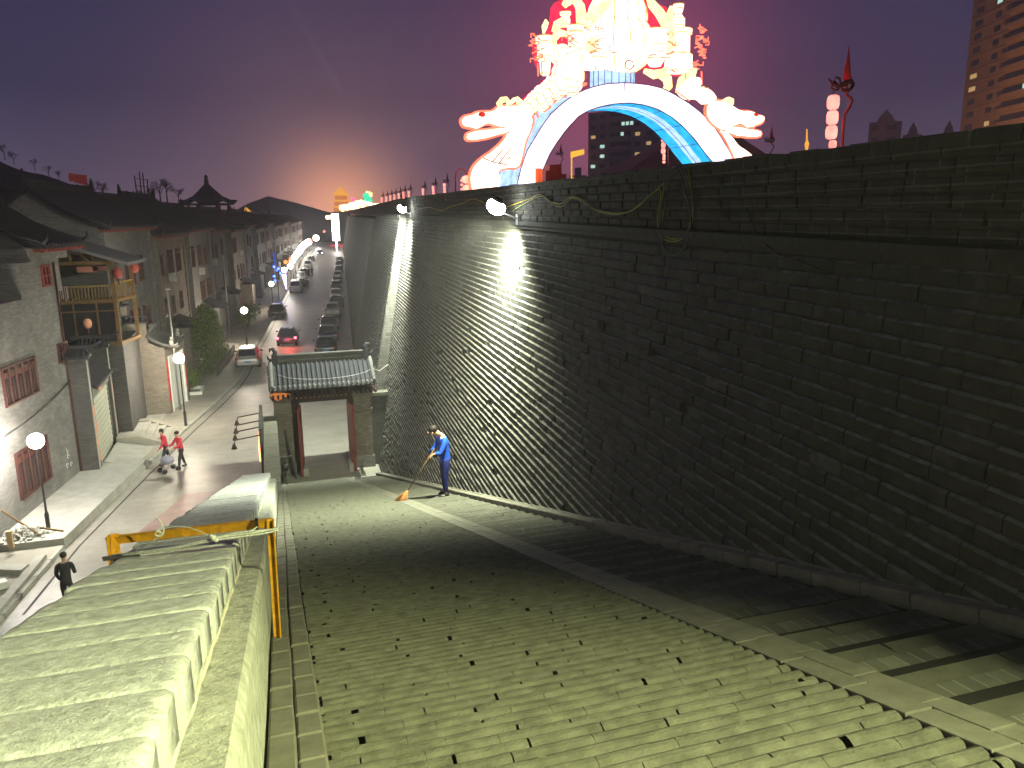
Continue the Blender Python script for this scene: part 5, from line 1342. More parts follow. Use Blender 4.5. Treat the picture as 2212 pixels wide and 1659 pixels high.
for k in range(8): a_ = k*.9; z = 1.2+.3*k; mb.tube([(-4.6, 60.5, z), (-4.6+.5*math.cos(a_), 60.5+.5*math.sin(a_), z+.35), (-4.6+.9*math.cos(a_), 60.5+.9*math.sin(a_), z+.55)], [.05, .03, .012], 5)
mb.build('trunk', m_bark, tr)
hd = thing('hedge', 'low dark fenced hedge along the pavement under the bushy tree', 'hedge', (-3.9, 61, .13))
mb = MB(); 
for k in range(7): leaf_cloud(mb, (-4.5+.13*k, 57.5+1.3*k, .65), .6, 420, .08, 60+k, (1.2, 1.2, .85), .6)
mb.build('foliage', [m_leafd, m_leaf], hd, fix=False)
mb = MB()
for k in range(14): mb.bar((-3.75+.065*k, 56.9+.7*k, .13), (-3.75+.065*k, 56.9+.7*k, 1.0), .05)
for z in (.35, .95): mb.bar((-3.75, 56.9, z), (-2.9, 66.0, z), .045)
mb.build('fence', m_black, hd)
st2 = thing('street_shrub', 'dull green shrub behind the third street lamp', 'shrub', (-1.6, 84, .13))
mb = MB(); 
for k in range(4): leaf_cloud(mb, (-2.4+.25*k, 80+2.2*k, 1.3+.2*(k % 2)), 1.0, 500, .10, 80+k, (1.1, 1.3, 1), .5)
mb.build('foliage', [m_leaf, m_leafd], st2, fix=False)
mb = MB(); mb.tube([(-2.0, 83, .13), (-2.0, 83, 1.2)], .06, 6); mb.build('trunk', m_bark, st2)
# slender grey poles
for (x, y, h, l) in ((-5.35, 47.6, 7.1, 'tall pale grey pole rising behind the second lamp'), (-3.6, 76, 7.6, 'thin pale pole in front of the grey facade left of the third lamp'), (1.4, 108, 8.0, 'thin pole with a crossarm beside the blue neon')):
    mb = MB(); mb.tube([(x, y, .1), (x, y, h*.5), (x, y, h)], [.055, .05, .04], 8); mb.bar((x-.1, y, h-.02), (x+.14 if y < 100 else x+2.2, y, h-.02), .06)
    ptag(mb.build('utility_pole', m_steel), l, 'pole', 'slender poles along the street')
# drying lamps on the sign beside the gate: lit board with four arm lamps
sb_ = thing('lit_signboard', 'narrow orange lit signboard edge with four arm lamps beside the ramp gate', 'signboard', (-.65, 31, 0))
mb = MB(); mb.box(-.70, -.58, 29.2, 33.2, 1.55, 3.35); mb.build('board', m_hdark, sb_)
mb = MB()
for (a, b) in ((29.2, 30.0), (30.3, 31.4), (31.6, 33.1)): mb.box(-.75, -.705, a, b, 2.1, 2.75)
mb.build('glowing_face', emat('orange sign face light', (1.0, .30, .12), 4.5), sb_)
for k, y in enumerate((29.3, 30.5, 31.5, 32.8)):
    mb = MB(); mb.tube([(-.66, y, 3.10), (-1.55, y-.05, 3.0), (-1.58, y-.05, 2.85)], .025, 6); mb.lathe([(.03, .10), (.05, .06), (.11, -.10), (.10, -.10)], (-1.60, y-.05, 2.78), 10); mb.build('arm_lamp', m_black, sb_)
ptlight('sign_light', (-1.15, 31, 2.4), 22, (1.0, .35, .15), .3, sb_)
mb = MB(); P8 = [on_y(*p, 33.2) for p in ((583, 853), (590, 862), (600, 866), (612, 860), (628, 852), (610, 849), (594, 849))]
mb.prism(P8, (0, .10, 0)); ptag(mb.build('orange_banner', pmat('orange cloth', (.85, .28, .06), .7, .15, 6.0, emit=(1, .3, .08), estr=.25)), 'crumpled orange cloth banner tucked under the left eave of the ramp gate', 'banner')  # the cloth's faint emission imitates light falling on it

# hills and far silhouettes
def ridge_mesh(pts, depth, name, mat, seed):
    mb = MB()
    for (a, b) in zip(pts, pts[1:]):
        n = 10
        for i in range(n):
            q0 = [a[k]+(b[k]-a[k])*i/n for k in range(3)]; q1 = [a[k]+(b[k]-a[k])*(i+1)/n for k in range(3)]
            z0 = q0[2]+.06*q0[2]*noise.noise(Vector((q0[0]*.12, seed, 0))); z1 = q1[2]+.06*q1[2]*noise.noise(Vector((q1[0]*.12, seed, 0)))
            mb.add([(q0[0], q0[1]-depth*.5, -1), (q1[0], q1[1]-depth*.5, -1), (q1[0], q1[1], z1), (q0[0], q0[1], z0), (q1[0], q1[1]+depth, -1), (q0[0], q0[1]+depth, -1)], [(0, 1, 2, 3), (3, 2, 4, 5)])
    return ptag(mb.build(name, mat, fix=False), kind='structure')
m_hill = pmat('dark wooded hill', (.035, .035, .030), .95, .4, .3)
ridge_mesh([(-75, 150, 20), (-48, 150, 24), (-39.5, 150, 20.5), (-34, 150, 18.4), (-28, 150, 15), (-20, 150, 10.5)], 40, 'hill', m_hill, 3)
ridge_mesh([(-16, 400, 12), (-4, 400, 18), (4, 400, 20.5), (10, 400, 19), (18, 400, 17), (27, 400, 14.2), (37, 400, 11.5)], 30, 'far_hill', m_hill, 7)
def bare_tree(x, y, z, h, seed, label):
    random.seed(seed); t = thing('bare_tree', label, 'tree', (x, y, z), 0, 'leafless trees on the skyline')
    mb = MB(); mb.tube([(x, y, z), (x, y, z+h*.45)], [h*.03, h*.02], 6); mb.build('trunk', m_bark, t)
    mb = MB()
    def br_(p, d, l, r, k):
        e_ = p+d*l; mb.tube([p, e_], [r, r*.6], 4, cap=False)
        if k > 0:
            for _ in range(4 if k > 1 else 3): br_(p.lerp(e_, random.uniform(.55, 1)), (d+Vector((random.gauss(0, .55), random.gauss(0, .55), random.gauss(.05, .35)))).normalized(), l*.68, r*.6, k-1)
    for _ in range(4): br_(Vector((x, y, z+h*random.uniform(.3, .45))), Vector((random.gauss(0, .4), random.gauss(0, .4), 1)).normalized(), h*.26, h*.014, 3)
    mb.build('crown', m_bark, t, fix=False)
for k, (px, py, y, h) in enumerate(((345, 415, 95, 3.6), (360, 420, 110, 4.0), (330, 425, 90, 3.0), (385, 425, 120, 3.2), (218, 415, 100, 3.0), (205, 412, 110, 3.2), (10, 340, 145, 3.0), (30, 350, 147, 2.8), (75, 365, 147, 2.6), (105, 378, 148, 2.6), (128, 388, 149, 2.4), (300, 420, 120, 2.4))):
    p = on_y(px, py, y)
    where = ['right of the mast, tallest', 'right of the mast, second', 'just right of the mast', 'left of the pavilion', 'beside the red rooftop sign', 'nearest the red rooftop sign', 'at the far left end of the hilltop', 'second from the left on the hilltop', 'halfway down the hill slope', 'low on the hill slope', 'at the foot of the hill slope', 'just left of the mast'][k]
    bare_tree(p.x, y, p.z-(1.2 if k < 6 or k == 11 else .4), h*.85, 100+k, 'leafless tree silhouette %s' % where)
mast = thing('lattice_mast', 'thin lattice mast rising behind the roofs at left', 'mast', tuple(on_y(307, 425, 100)))
mb = MB(); p = on_y(307, 430, 100)
for dx, h in ((-.55, 2.6), (0, 3.0), (.35, 2.9), (.75, 2.2)): mb.tube([(p.x+dx*.7, 100, p.z-3), (p.x+dx, 100, p.z+h)], .07, 5)
for z in (.6, 1.5, 2.3): mb.bar((p.x-.55, 100, p.z+z), (p.x+.7, 100, p.z+z-.15), .06)
mb.build('bars', m_black, mast)
rs = thing('rooftop_sign', 'red lit rooftop sign with tall vertical strokes on the left skyline', 'sign', tuple(on_y(170, 410, 138)))
mb = MB()
for i, (x0, x1, yt, yb) in enumerate(((150, 157, 374, 392), (160, 167, 376, 395), (170, 176, 377, 397), (179, 186, 378, 399))):
    a = on_y(x0, yb, 138); b = on_y(x1, yt, 138); mb.box(a.x, b.x, 138, 138.3, a.z, b.z); mb.box(a.x-.1, b.x+.1, 137.9, 138, (a.z+b.z)/2-.1, (a.z+b.z)/2+.1)
mb.build('sign_strokes', emat('dim red sign light', (1.0, .10, .09), .09), rs)
mb = MB(); a = on_y(175, 412, 138); b = on_y(196, 400, 138); mb.box(a.x, b.x, 138, 139, a.z-8, b.z); mb.build('sign_base', m_redl, rs)
# gold lit roof tip and tower: floodlight is emitted by their own surfaces
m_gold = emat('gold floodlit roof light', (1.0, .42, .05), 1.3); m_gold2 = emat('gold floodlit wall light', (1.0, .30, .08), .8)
def tiered(bx, by, z0, w, tiers, label, name, m1, m2):
    t = thing(name, label, 'tower', (bx, by, 0))
    mb = MB(); mb.box(bx-w*.42, bx+w*.42, by-w*.3, by+w*.3, 0, z0); mb.build('base', m_hdark, t)
    z = z0
    for k in range(tiers):
        last = k == tiers-1; ww = w*(1-.10*k); hh = w*.20
        mb = MB(); mb.box(bx-ww*.36, bx+ww*.36, by-ww*.25, by+ww*.25, z, z+hh); mb.build('storey', m2, t)
        z += hh
        mb = MB(); rh = w*(.10 if not last else .30)
        pr = [(ww*.52, 0, .04), (ww*.42, .25, 0), (ww*(.30 if not last else .16), 1, 0)]
        vs = []
        for r_, f_, up in pr:
            for j in range(16):
                g_ = 2*math.pi*j/16+math.pi/16*0; cx_, sy_ = math.cos(g_), math.sin(g_); m_ = max(abs(cx_), abs(sy_)); cx_, sy_ = cx_/m_, sy_/m_
                cor = abs(cx_)*abs(sy_) > .98; vs.append((bx+r_*cx_, by+r_*.7*sy_, z+f_*rh+(w*.03 if cor and up else 0)))
        mb.add(vs, [(i*16+j, i*16+(j+1) % 16, (i+1)*16+(j+1) % 16, (i+1)*16+j) for i in range(2) for j in range(16)]+[tuple(range(15, -1, -1)), tuple(range(32, 48))])
        if last: mb.add([(bx-ww*.16, by-ww*.11, z+rh), (bx+ww*.16, by-ww*.11, z+rh), (bx, by, z+rh*1.5), (bx-ww*.16, by+ww*.11, z+rh), (bx+ww*.16, by+ww*.11, z+rh)], [(0, 1, 2), (3, 2, 4), (0, 2, 3), (1, 4, 2)])
        mb.build('roof', m1, t); z += rh*(.9 if not last else 1)
    return t
p = on_y(738, 440, 330)
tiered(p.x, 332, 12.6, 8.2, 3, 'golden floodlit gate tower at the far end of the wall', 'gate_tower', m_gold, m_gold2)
p = on_y(530, 430, 300)
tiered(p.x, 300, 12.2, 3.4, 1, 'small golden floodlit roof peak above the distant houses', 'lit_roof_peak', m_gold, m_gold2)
# end of the street: bright vertical sign, red lights, side lit wall edge, neon
mb = MB(); a = on_y(719, 520, 262); b = on_y(731, 462, 262); mb.box(a.x, b.x, 262, 262.6, a.z, b.z); mb.tube([((a.x+b.x)/2, 262.3, 0), ((a.x+b.x)/2, 262.3, a.z)], .2, 6)
ptag(mb.build('vertical_light_sign', emat('white tower sign light', (1.0, .93, .86), 14.0)), 'tall glaring white vertical sign at the end of the street by the wall', 'sign')
mb = MB(); a = on_y(712, 470, 262); mb.box(a.x-1.2, a.x+1.2, 262, 262.4, a.z-.5, a.z+.6); ptag(mb.build('side_light_sign', emat('pale yellow sign light', (1.0, .8, .5), 5.0)), 'small pale yellow sign left of the glaring vertical sign', 'sign')
mb = MB(); a = on_z(700, 529); b = on_z(741, 528)
for i in range(22):
    q_ = Vector(a).lerp(Vector(b), i/21); mb.ball((q_.x, 283, .8+.3*math.sin(i)), .22, 6)
ptag(mb.build('red_light_string', e_redl), 'string of small red lights across the end of the street', 'light string')
ne = thing('neon_sign', 'blue neon shop sign on the left side of the street', 'neon sign', tuple(on_y(597, 590, 112)))
mb = MB()
for (px, py) in ((592, 576), (598, 584), (606, 590), (592, 597), (594, 606), (601, 580)): c = on_y(px, py, 112); mb.ball(c, .16, 8)
mb.build('tubes', emat('blue neon light', (.05, .12, 1.0), 9.0), ne)
mb = MB(); c = on_y(596, 570, 112); mb.box(c.x-.25, c.x+.1, 112, 112.1, c.z-.5, c.z+1.6); mb.build('upper_panel', emat('dim blue panel light', (.06, .10, .6), .8), ne)
ptlight('neon_light', on_y(600, 588, 110.5), 60, (.2, .3, 1.0), .3, ne)
mb = MB(); c = on_y(614, 608, 105); mb.tube([c+Vector((0, 0, .9)), c+Vector((.12, 0, 0)), c+Vector((.2, 0, -1.0))], [.28, .16, .06], 8)
ptag(mb.build('hanging_neon', emat('violet neon light', (.75, .45, 1.0), 6.0)), 'short violet white neon drop beneath the blue neon', 'neon sign')
# shop lights far along the row
for k, (px, py, y, l) in enumerate(((672, 519, 230, 'warm shop light in the far lamp row'), (628, 560, 140, 'small orange lantern cluster near the blue neon'), (617, 566, 135, 'small red orange sign near the blue neon'), (700, 500, 280, 'pinkish shop light near the glaring sign'))):
    c = on_y(px, py, y); mb = MB(); mb.ball(c, .22+.0008*y, 8); mb.ball(c+Vector((.5, 0, .1)), .15, 6); ptag(mb.build('shop_light', e_or if k != 3 else e_redhot), l, 'light', 'small lights on distant shops')
# ================================================================== LANTERN ARCH ON THE WALL
AY = 30.0
def Z1(x, y, Y=AY): return on_y((1450+x/4.424)*.6777, (250+y/4.424)*.6777, Y)
def Z2(x, y, Y=AY): return on_y((2150+x/5.531)*.6777, (250+y/5.531)*.6777, Y)
def Z3(x, y, Y=AY): return on_y((1650+x/3.403)*.6777, (y/3.403)*.6777, Y)
S1, S2, S3 = .6777/4.424*.0196, .6777/5.531*.0196, .6777/3.403*.0196
e_hot = emat('glowing lantern silk light', (1.0, .60, .46), 3.4)
e_hoty = emat('glowing yellow silk light', (1.0, .72, .30), 2.4)
e_pink = emat('glowing pink silk light', (1.0, .22, .30), 3.4)
e_rim = emat('orange trim and bloom light', (1.0, .13, .07), 3.2)
e_archf = emat('white lilac silk light', (.95, .85, 1.0), 1.7)
e_archb = emat('cyan blue silk light', (.03, .50, 1.0), 1.25)
e_archs = emat('pale blue silk light', (.42, .62, 1.0), 1.5)
e_seam = emat('golden seam light', (1.0, .50, .10), 1.1)
e_back = emat('crimson fringe light', (1.0, .035, .10), 1.15)
m_wire = pmat('dark violet frame wire', (.05, .02, .10), .6)
def puff(mb, pts, th, inset=.82, mi=0):
    pts = [Vector(p) for p in pts]; c = sum(pts, Vector())/len(pts); n = len(pts)
    # smooth the outline once
    sm = []
    for i in range(n):
        a, b = pts[i], pts[(i+1) % n]; sm += [a*.75+b*.25, a*.25+b*.75]
    pts = sm; n = len(pts); rings = []
    for (k, dy) in ((inset*.72, -.5), (inset+.06, -.38), (1.0, 0), (inset+.06, .38), (inset*.72, .5)):
        rings += [(c+(p-c)*k)+Vector((0, dy*th, 0)) for p in pts]
    fs = [(r_*n+i, r_*n+(i+1) % n, (r_+1)*n+(i+1) % n, (r_+1)*n+i) for r_ in range(4) for i in range(n)]
    fs += [tuple(range(n-1, -1, -1)), tuple(range(4*n, 5*n))]
    mb.add(rings, fs, mi, True)
    return pts
arch = thing('lantern_arch', 'huge glowing lantern arch with two dragons and piled silk lanterns on the wall top', 'lantern display', (14.5, AY, 10.6))
out_px = [(1116, 418), (1116, 402), (1125.5, 362), (1137.5, 327), (1155.8, 296.6), (1172, 270), (1189.5, 246), (1220, 218.5), (1247, 201), (1273.7, 189.4), (1310, 180.5), (1356.5, 178.6), (1400, 183), (1432, 191), (1454, 202), (1490, 224), (1521.7, 249.4), (1544, 276), (1562, 303), (1576, 328), (1587.5, 350.5), (1596, 372)]
in_px = [(1160, 404), (1165, 388), (1174.6, 362), (1187, 334), (1201.5, 310), (1224, 279), (1252, 249.4), (1276, 237), (1302.6, 229), (1330, 224), (1360, 222.4), (1392, 227), (1420.6, 236), (1449, 252), (1474.5, 273), (1500, 301), (1521.7, 330), (1534, 345), (1543.6, 357), (1552, 376)]
def resample(px, n=40):
    P = [on_y(x, y, AY) for x, y in px]; d = [0]
    for a, b in zip(P, P[1:]): d.append(d[-1]+(b-a).length)
    o = []; j = 0
    for i in range(n+1):
        s_ = d[-1]*i/n
        while j < len(P)-2 and d[j+1] < s_: j += 1
        t = (s_-d[j])/max(1e-6, d[j+1]-d[j]); o.append(P[j].lerp(P[j+1], t))
    return o
O, I = resample(out_px), resample(in_px); DP = 2.4; V = Vector
def band(name, A, B, mat):
    mb = MB(); n = len(A); mb.add([tuple(a) for a in A]+[tuple(b) for b in B], [(i, i+1, n+i+1, n+i) for i in range(n-1)], 0, True); return mb.build(name, mat, arch)
dv = V((0, DP, 0))
band('front_silk', O, I, e_archf); band('back_silk', [p+dv for p in O], [p+dv for p in I], e_archf)
band('soffit_silk', I, [p+dv for p in I], e_archb); band('outer_silk', O, [p+dv+V((-.12, 0, .0)) for p in O], e_archs)
mb = MB()
for L_ in (O, I, [p+dv for p in O], [p+dv for p in I], [p+dv*.5 for p in I]): mb.tube([p+V((0, -.02, 0)) for p in L_], .022, 5)
for i in range(2, 40, 4): mb.tube([I[i], I[i]+dv], .014, 4); mb.tube([O[i], O[i]+dv], .014, 4)
for i in (20,): mb.tube([O[i]+V((0, -.02, 0)), (O[i]*.55+I[i]*.45)+V((0, -.02, 0))], .014, 4)
mb.build('frame_wires', m_wire, arch)
# soffit highlights (lamps behind the silk)
band('soffit_stripe', [p+dv*.30+V((0, 0, -.012)) for p in I[16:]], [p+dv*.62+V((0, 0, -.012)) for p in I[16:]], e_archs)
# dragons
def dragon(name_pts, Z, Sx, mirror):
    head, jaw, body = name_pts
    mb = MB(); hp = puff(mb, [Z(*p) for p in head], .9); mb.build('dragon_head', e_hot, arch)
    mb = MB(); jp = puff(mb, [Z(*p) for p in jaw], .55); mb.build('dragon_jaw', e_hot, arch)
    mb = MB(); bp_ = puff(mb, [Z(*p) for p in body], .8); mb.build('dragon_body', e_hot, arch)
    mb = MB()
    for L_ in (hp, jp, bp_): mb.tube([tuple(p) for p in L_], .075, 6, closed=True)
    mb.build('dragon_outline', e_rim, arch)  # added glowing outline, imitating red bloom round the dragon
h1 = [(80,600),(100,560),(140,535),(240,520),(290,485),(420,472),(515,476),(600,405),(720,385),(930,385),(1060,430),(1100,560),(1100,660),(900,760),(740,760),(700,680),(640,690),(560,660),(450,625),(320,690),(290,722),(240,695),(130,685),(95,650)]
j1 = [(150,830),(160,790),(210,765),(300,740),(480,725),(700,690),(780,720),(740,765),(640,785),(500,830),(350,860),(200,875),(155,855)]
b1 = [(740,750),(1090,600),(1080,700),(1000,860),(950,1100),(900,1270),(690,1260),(590,1320),(545,1400),(550,1470),(610,1580),(500,1640),(250,1640),(215,1520),(205,1380),(240,1260),(360,1130),(560,1000),(700,850)]
h2 = [(640,400),(740,390),(830,405),(950,490),(1100,585),(1340,588),(1440,662),(1530,672),(1572,715),(1530,790),(1420,825),(1380,860),(1255,875),(1240,835),(1115,790),(1020,848),(900,825),(860,940),(700,850),(560,700),(540,560),(560,470)]
j2 = [(860,840),(1100,860),(1300,900),(1500,935),(1520,980),(1500,1025),(1330,1040),(1200,1015),(1100,1020),(1000,980),(860,940)]
b2 = [(860,940),(940,1060),(1050,1190),(1280,1330),(1365,1430),(1330,1540),(1100,1540),(1030,1380),(960,1220),(850,1020),(760,900)]
dragon((h1, j1, b1), Z1, S1, 1); dragon((h2, j2, b2), Z2, S2, -1)
mb = MB(); puff(mb, [Z2(*p) for p in [(80,240),(80,180),(130,100),(220,60),(240,-20),(400,-20),(390,80),(330,170),(420,175),(540,200),(610,240),(690,340),(700,400),(560,470),(520,420),(450,360),(260,375),(160,330)]], .8, .86)
mb.build('dragon_neck', e_hot, arch)
mb = MB()
for Z, x, y, r_ in ((Z1, 342, 530, .13), (Z2, 1330, 665, .11)): c = Z(x, y); mb.ball(c+V((0, -.42, 0)), r_, 10, sc=(1.15, .5, .8))
mb.build('dragon_eyes', pmat('dark red eye', (.30, .03, .02), .6, .1, 3.0, emit=(1, .08, .04), estr=.35), arch)
mb = MB()
def ztube(Z, pts, r_, mbx=mb, dy=-.1): mbx.tube([Z(*p)+V((0, dy, 0)) for p in pts], r_, 7)
ztube(Z1, [(640,420),(610,360),(650,310),(710,300),(750,340),(720,380)], [.10, .12, .12, .11, .09, .05]); ztube(Z1, [(760,360),(820,310),(870,295),(915,330),(905,370),(860,350)], [.05, .09, .10, .09, .07, .04])
ztube(Z2, [(800,420),(880,390),(930,375),(985,400),(985,450),(950,480),(925,450)], [.05, .09, .11, .11, .09, .07, .04])
mb.build('dragon_horns', e_hoty, arch)
# scaled backs: chains of round silk bosses
random.seed(31); mb = MB(); mc = MB()
chain = [(Z1, 1000, 440, 120), (Z1, 1090, 370, 110), (Z1, 1180, 300, 115), (Z1, 1270, 230, 120), (Z1, 1370, 160, 130), (Z1, 1480, 110, 140), (Z1, 1600, 60, 150), (Z1, 1650, 150, 100), (Z1, 1420, 230, 90), (Z1, 1230, 380, 90), (Z1, 1300, 300, 90)]
for Z, x, y, r_ in chain: mb.ball(Z(x, y), r_*S1, 10, sc=(1, .9, 1))
for (x, y) in ((940, 360), (1020, 320), (1060, 265), (1110, 215), (1160, 165), (1200, 140), (1250, 110), (1300, 60), (1340, 20)): mb.ball(Z1(x, y), 44*S1, 8)
for x, y, r_ in ((520, 680, 130), (500, 800, 130), (610, 830, 110), (430, 900, 100), (560, 760, 140), (640, 930, 60), (470, 600, 110), (600, 640, 120), (690, 640, 100)): mb.ball(Z3(x, y), r_*S3, 10)
for x, y in ((340, 860), (310, 900), (230, 960), (280, 930), (150, 1040), (120, 1080)): mb.ball(Z3(x, y), 34*S3, 8)
for x, y in ((330, 190), (420, 180), (500, 190), (570, 215), (600, 250), (650, 290), (680, 340)): mb.ball(Z2(x, y), 48*S2, 8)
mb.build('dragon_scales', e_hot, arch)
mr = MB()
def ring(c, r_, mbx=mr):
    for k, (f, dy) in enumerate(((.90, -.45), (.55, -.80))): mbx.tube([c+V((r_*f*math.cos(t*math.pi/6), r_*dy, r_*f*math.sin(t*math.pi/6))) for t in range(12)], .016, 4, closed=True)
for Z, x, y, r_ in chain: ring(Z(x, y), r_*S1)
for x, y, r_ in ((520, 680, 130), (500, 800, 130), (610, 830, 110), (430, 900, 100), (470, 600, 110), (600, 640, 120)): ring(Z3(x, y), r_*S3)
for x, y in ((420, 180), (500, 190), (570, 215), (600, 250), (650, 290), (680, 340)): ring(Z2(x, y), 48*S2)
mr.build('scale_seams', e_seam, arch)
mc = MB()
for pts in ([(1210,420),(1260,400),(1340,410),(1240,470)], [(1250,380),(1340,400)], [(1380,350),(1440,280)], [(1530,240),(1550,280)], [(1610,150),(1700,170),(1650,210)], [(1760,120),(1840,80)], [(1140,490),(1165,560)], [(1050,500),(1090,570)]): ztube(Z1, pts, .05, mc)
for pts in ([(620,750),(700,730),(750,700)], [(640,740),(660,770)], [(1650,760),(1700,790)], [(210,690),(213,830)], [(250,680),(255,825)], [(835,690),(838,765)], [(1805,790),(1810,870)], [(1980,780),(1985,920)], [(670,920),(735,905)], [(1700,990),(1850,1095)]): ztube(Z3, pts, .028, mc)
mc.build('dragon_claws_and_tassels', e_rim, arch)
mc = MB()
for pts in ([(640,1005),(490,1185)], [(750,990),(580,1205)], [(360,1130),(500,1190),(690,1225)], [(740,1110),(700,1160)]): mc.tube([Z1(*p)+V((0, -.40, 0)) for p in pts], .02, 4)
mc.build('belly_seams', pmat('brown seam', (.25, .10, .02), .6), arch)
# glowing crimson sheets added behind the ornaments to redden gaps and edges
mb = MB(); puff(mb, [Z3(*p)+V((0, 1.6, 0)) for p in [(300, 440), (310, 380), (350, 350), (380, 280), (420, 300), (490, 215), (500, 90), (520, -60), (620, -120), (900, -200), (1200, -330), (1500, -200), (1700, -80), (1860, -20), (1885, 260), (1970, 290), (2040, 300), (1990, 460), (2040, 480), (2010, 760), (1960, 760), (1700, 740), (1480, 640), (900, 660), (640, 720), (450, 760), (330, 640)]], .3, .9); mb.build('fringe_glow_sheet', e_back, arch)
mb = MB(); puff(mb, [Z1(*p)+V((0, .6, 0)) for p in [(880, 380), (960, 330), (1060, 220), (1190, 110), (1290, 30), (1330, -30), (1800, -60), (1800, 40), (1500, 230), (1200, 430)]], .3, .92); mb.build('fringe_glow_sheet', e_back, arch)
# centre: gourd, drum, shoulder lanterns
mb = MB(); c = Z3(1190, 420); mb.ball(c+V((0, .9, 0)), 1.55, 22, sc=(1.0, .75, .80)); c2 = Z3(1190, 120); mb.ball(c2+V((0, .9, 0)), 1.25, 20, sc=(1.0, .75, .9)); c3 = Z3(1190, -160); mb.ball(c3+V((0, .9, 0)), .9, 16, sc=(1, .8, 1.1))
mb.build('gourd', e_hot, arch)
mb = MB()
for (cc, R_, sx_, sy_, sz_) in ((c+V((0, .9, 0)), 1.57, 1.0, .75, .80), (c2+V((0, .9, 0)), 1.27, 1.0, .75, .9)):
    for k in range(7):
        g_ = math.pi*(1.08+.84*k/6); mb.tube([cc+V((R_*sx_*math.cos(g_)*math.sin(t), R_*sy_*math.sin(g_)*math.sin(t), R_*sz_*math.cos(t))) for t in [.25+.2*i for i in range(14)]], .018, 4)
mb.build('gourd_seams', e_seam, arch)
mb = MB(); a = Z3(912, 900); b = Z3(1400, 640); cx_ = (a.x+b.x)/2; w_ = (b.x-a.x)/2
mb.lathe([(w_, 0), (w_, b.z-a.z-.1), (w_*.9, b.z-a.z+.1)], (cx_, AY+1.1, a.z-.15), 24, sy=.62); mb.build('drum', e_archs, arch)
mb = MB()
for i in range(9): g_ = math.pi*(1.1+.8*i/8); x, y = cx_+w_*1.01*math.cos(g_), AY+1.1+w_*.625*math.sin(g_); mb.tube([(x, y, a.z-.1), (x, y, b.z)], .016, 4)
mb.tube([Z3(1205+48*math.cos(t*.5), 705+48*math.sin(t*.5))+V((0, -.05, 0)) for t in range(13)], .02, 4)
mb.build('drum_seams', m_wire, arch)
def vase(pts, x, y0, name='lantern', mat=e_hot, Y=AY+.4):
    """pts: (half width, y) in Z3 pixels"""
    mb = MB(); c = Z3(x, 0); mb.lathe([(w*S3, (Z3(x, y).z)) for w, y in sorted(pts, key=lambda q: -q[1])], (c.x, Y, 0), 14); o_ = mb.build(name, mat, arch)
    mb = MB()
    for w, y in pts[:-1]: cz = Z3(x, y); mb.tube([(c.x+w*S3*1.02*math.cos(t*math.pi/8), Y+w*S3*1.02*math.sin(t*math.pi/8), cz.z) for t in range(16)], .018, 4, closed=True)
    mb.build('lantern_seams', e_seam, o_); return o_
vase([(95, 375), (95, 440), (80, 460), (78, 600), (85, 625), (55, 650), (50, 780), (30, 800)], 335, 0)
vase([(82, 255), (82, 320), (72, 330), (70, 510), (95, 540), (105, 700), (60, 720)], 670, 0)
vase([(56, 105), (56, 130), (38, 150), (48, 180), (46, 245), (30, 262)], 560, 0)
vase([(40, 500), (60, 520), (62, 640), (45, 660)], 470, 0)
vase([(130, 300), (130, 350), (110, 360), (115, 560), (140, 580), (150, 760), (60, 780)], 1820, 0)
vase([(55, 20), (52, 70), (35, 130), (70, 180), (72, 260), (60, 295)], 1800, 0)
vase([(120, 300), (130, 480), (100, 620), (60, 700)], 1560, 0)
vase([(100, 560), (150, 620), (150, 720)], 860, 0)
mb = MB()
def t3(pts, r_, dy=.2): mb.tube([Z3(*p)+V((0, dy, 0)) for p in pts], r_, 8)
t3([(560,60),(540,30),(560,0),(610,-30),(660,0),(700,60),(710,160),(720,250)], [.10,.16,.18,.17,.17,.2,.22,.24]); t3([(760,260),(840,150),(950,60),(1030,0),(1060,-60)], [.25,.24,.2,.15,.08])
t3([(1640,250),(1560,120),(1480,30),(1440,-60)], [.22,.2,.18,.1]); t3([(300,350),(310,280),(330,230),(322,195)], [.04,.12,.10,.02]); t3([(400,330),(440,260),(500,230),(560,250)], [.06,.16,.18,.12])
t3([(1560,560),(1660,520),(1640,420),(1560,400)], [.1,.15,.15,.1]); t3([(1590,800),(1650,850),(1660,930),(1620,980)], [.2,.2,.18,.14]); t3([(1900,740),(1890,820),(1820,880),(1790,960),(1880,990)], [.3,.26,.26,.24,.2])
t3([(1400,760),(1500,800),(1600,780),(1650,720)], [.1,.18,.16,.08]); t3([(1700,520),(1680,330),(1660,200),(1700,60)], [.2,.2,.2,.1]); t3([(430,520),(400,420),(470,340),(560,360)], [.1,.16,.16,.1]); t3([(900,640),(820,600),(800,500),(860,420)], [.15,.2,.2,.2])
mb.build('silk_scrolls', e_hoty, arch)
mb = MB(); random.seed(8)
for (x, y) in ((215, 420), (200, 470), (215, 560), (225, 620), (580, 400), (560, 450), (600, 470), (850, 430), (830, 480), (845, 520), (880, 350), (1640, 360), (1680, 480), (1690, 530), (1950, 440), (1960, 500), (1990, 350), (2000, 310), (2010, 500), (2020, 480), (1990, 600), (1985, 660), (400, 700), (700, 730), (760, 260), (210, 640), (1960, 720)):
    c = Z3(x, y)
    for k in range(3):
        d = V((random.uniform(-.18, .18), 0, random.uniform(-.18, .18))); mb.tube([c+d, c+d+V((random.choice([-.16, .16]), 0, 0)), c+d+V((random.choice([-.16, .16]), 0, random.choice([-.14, .14])))], .022, 4)
mb.build('fretwork', e_rim, arch)
mb = MB()
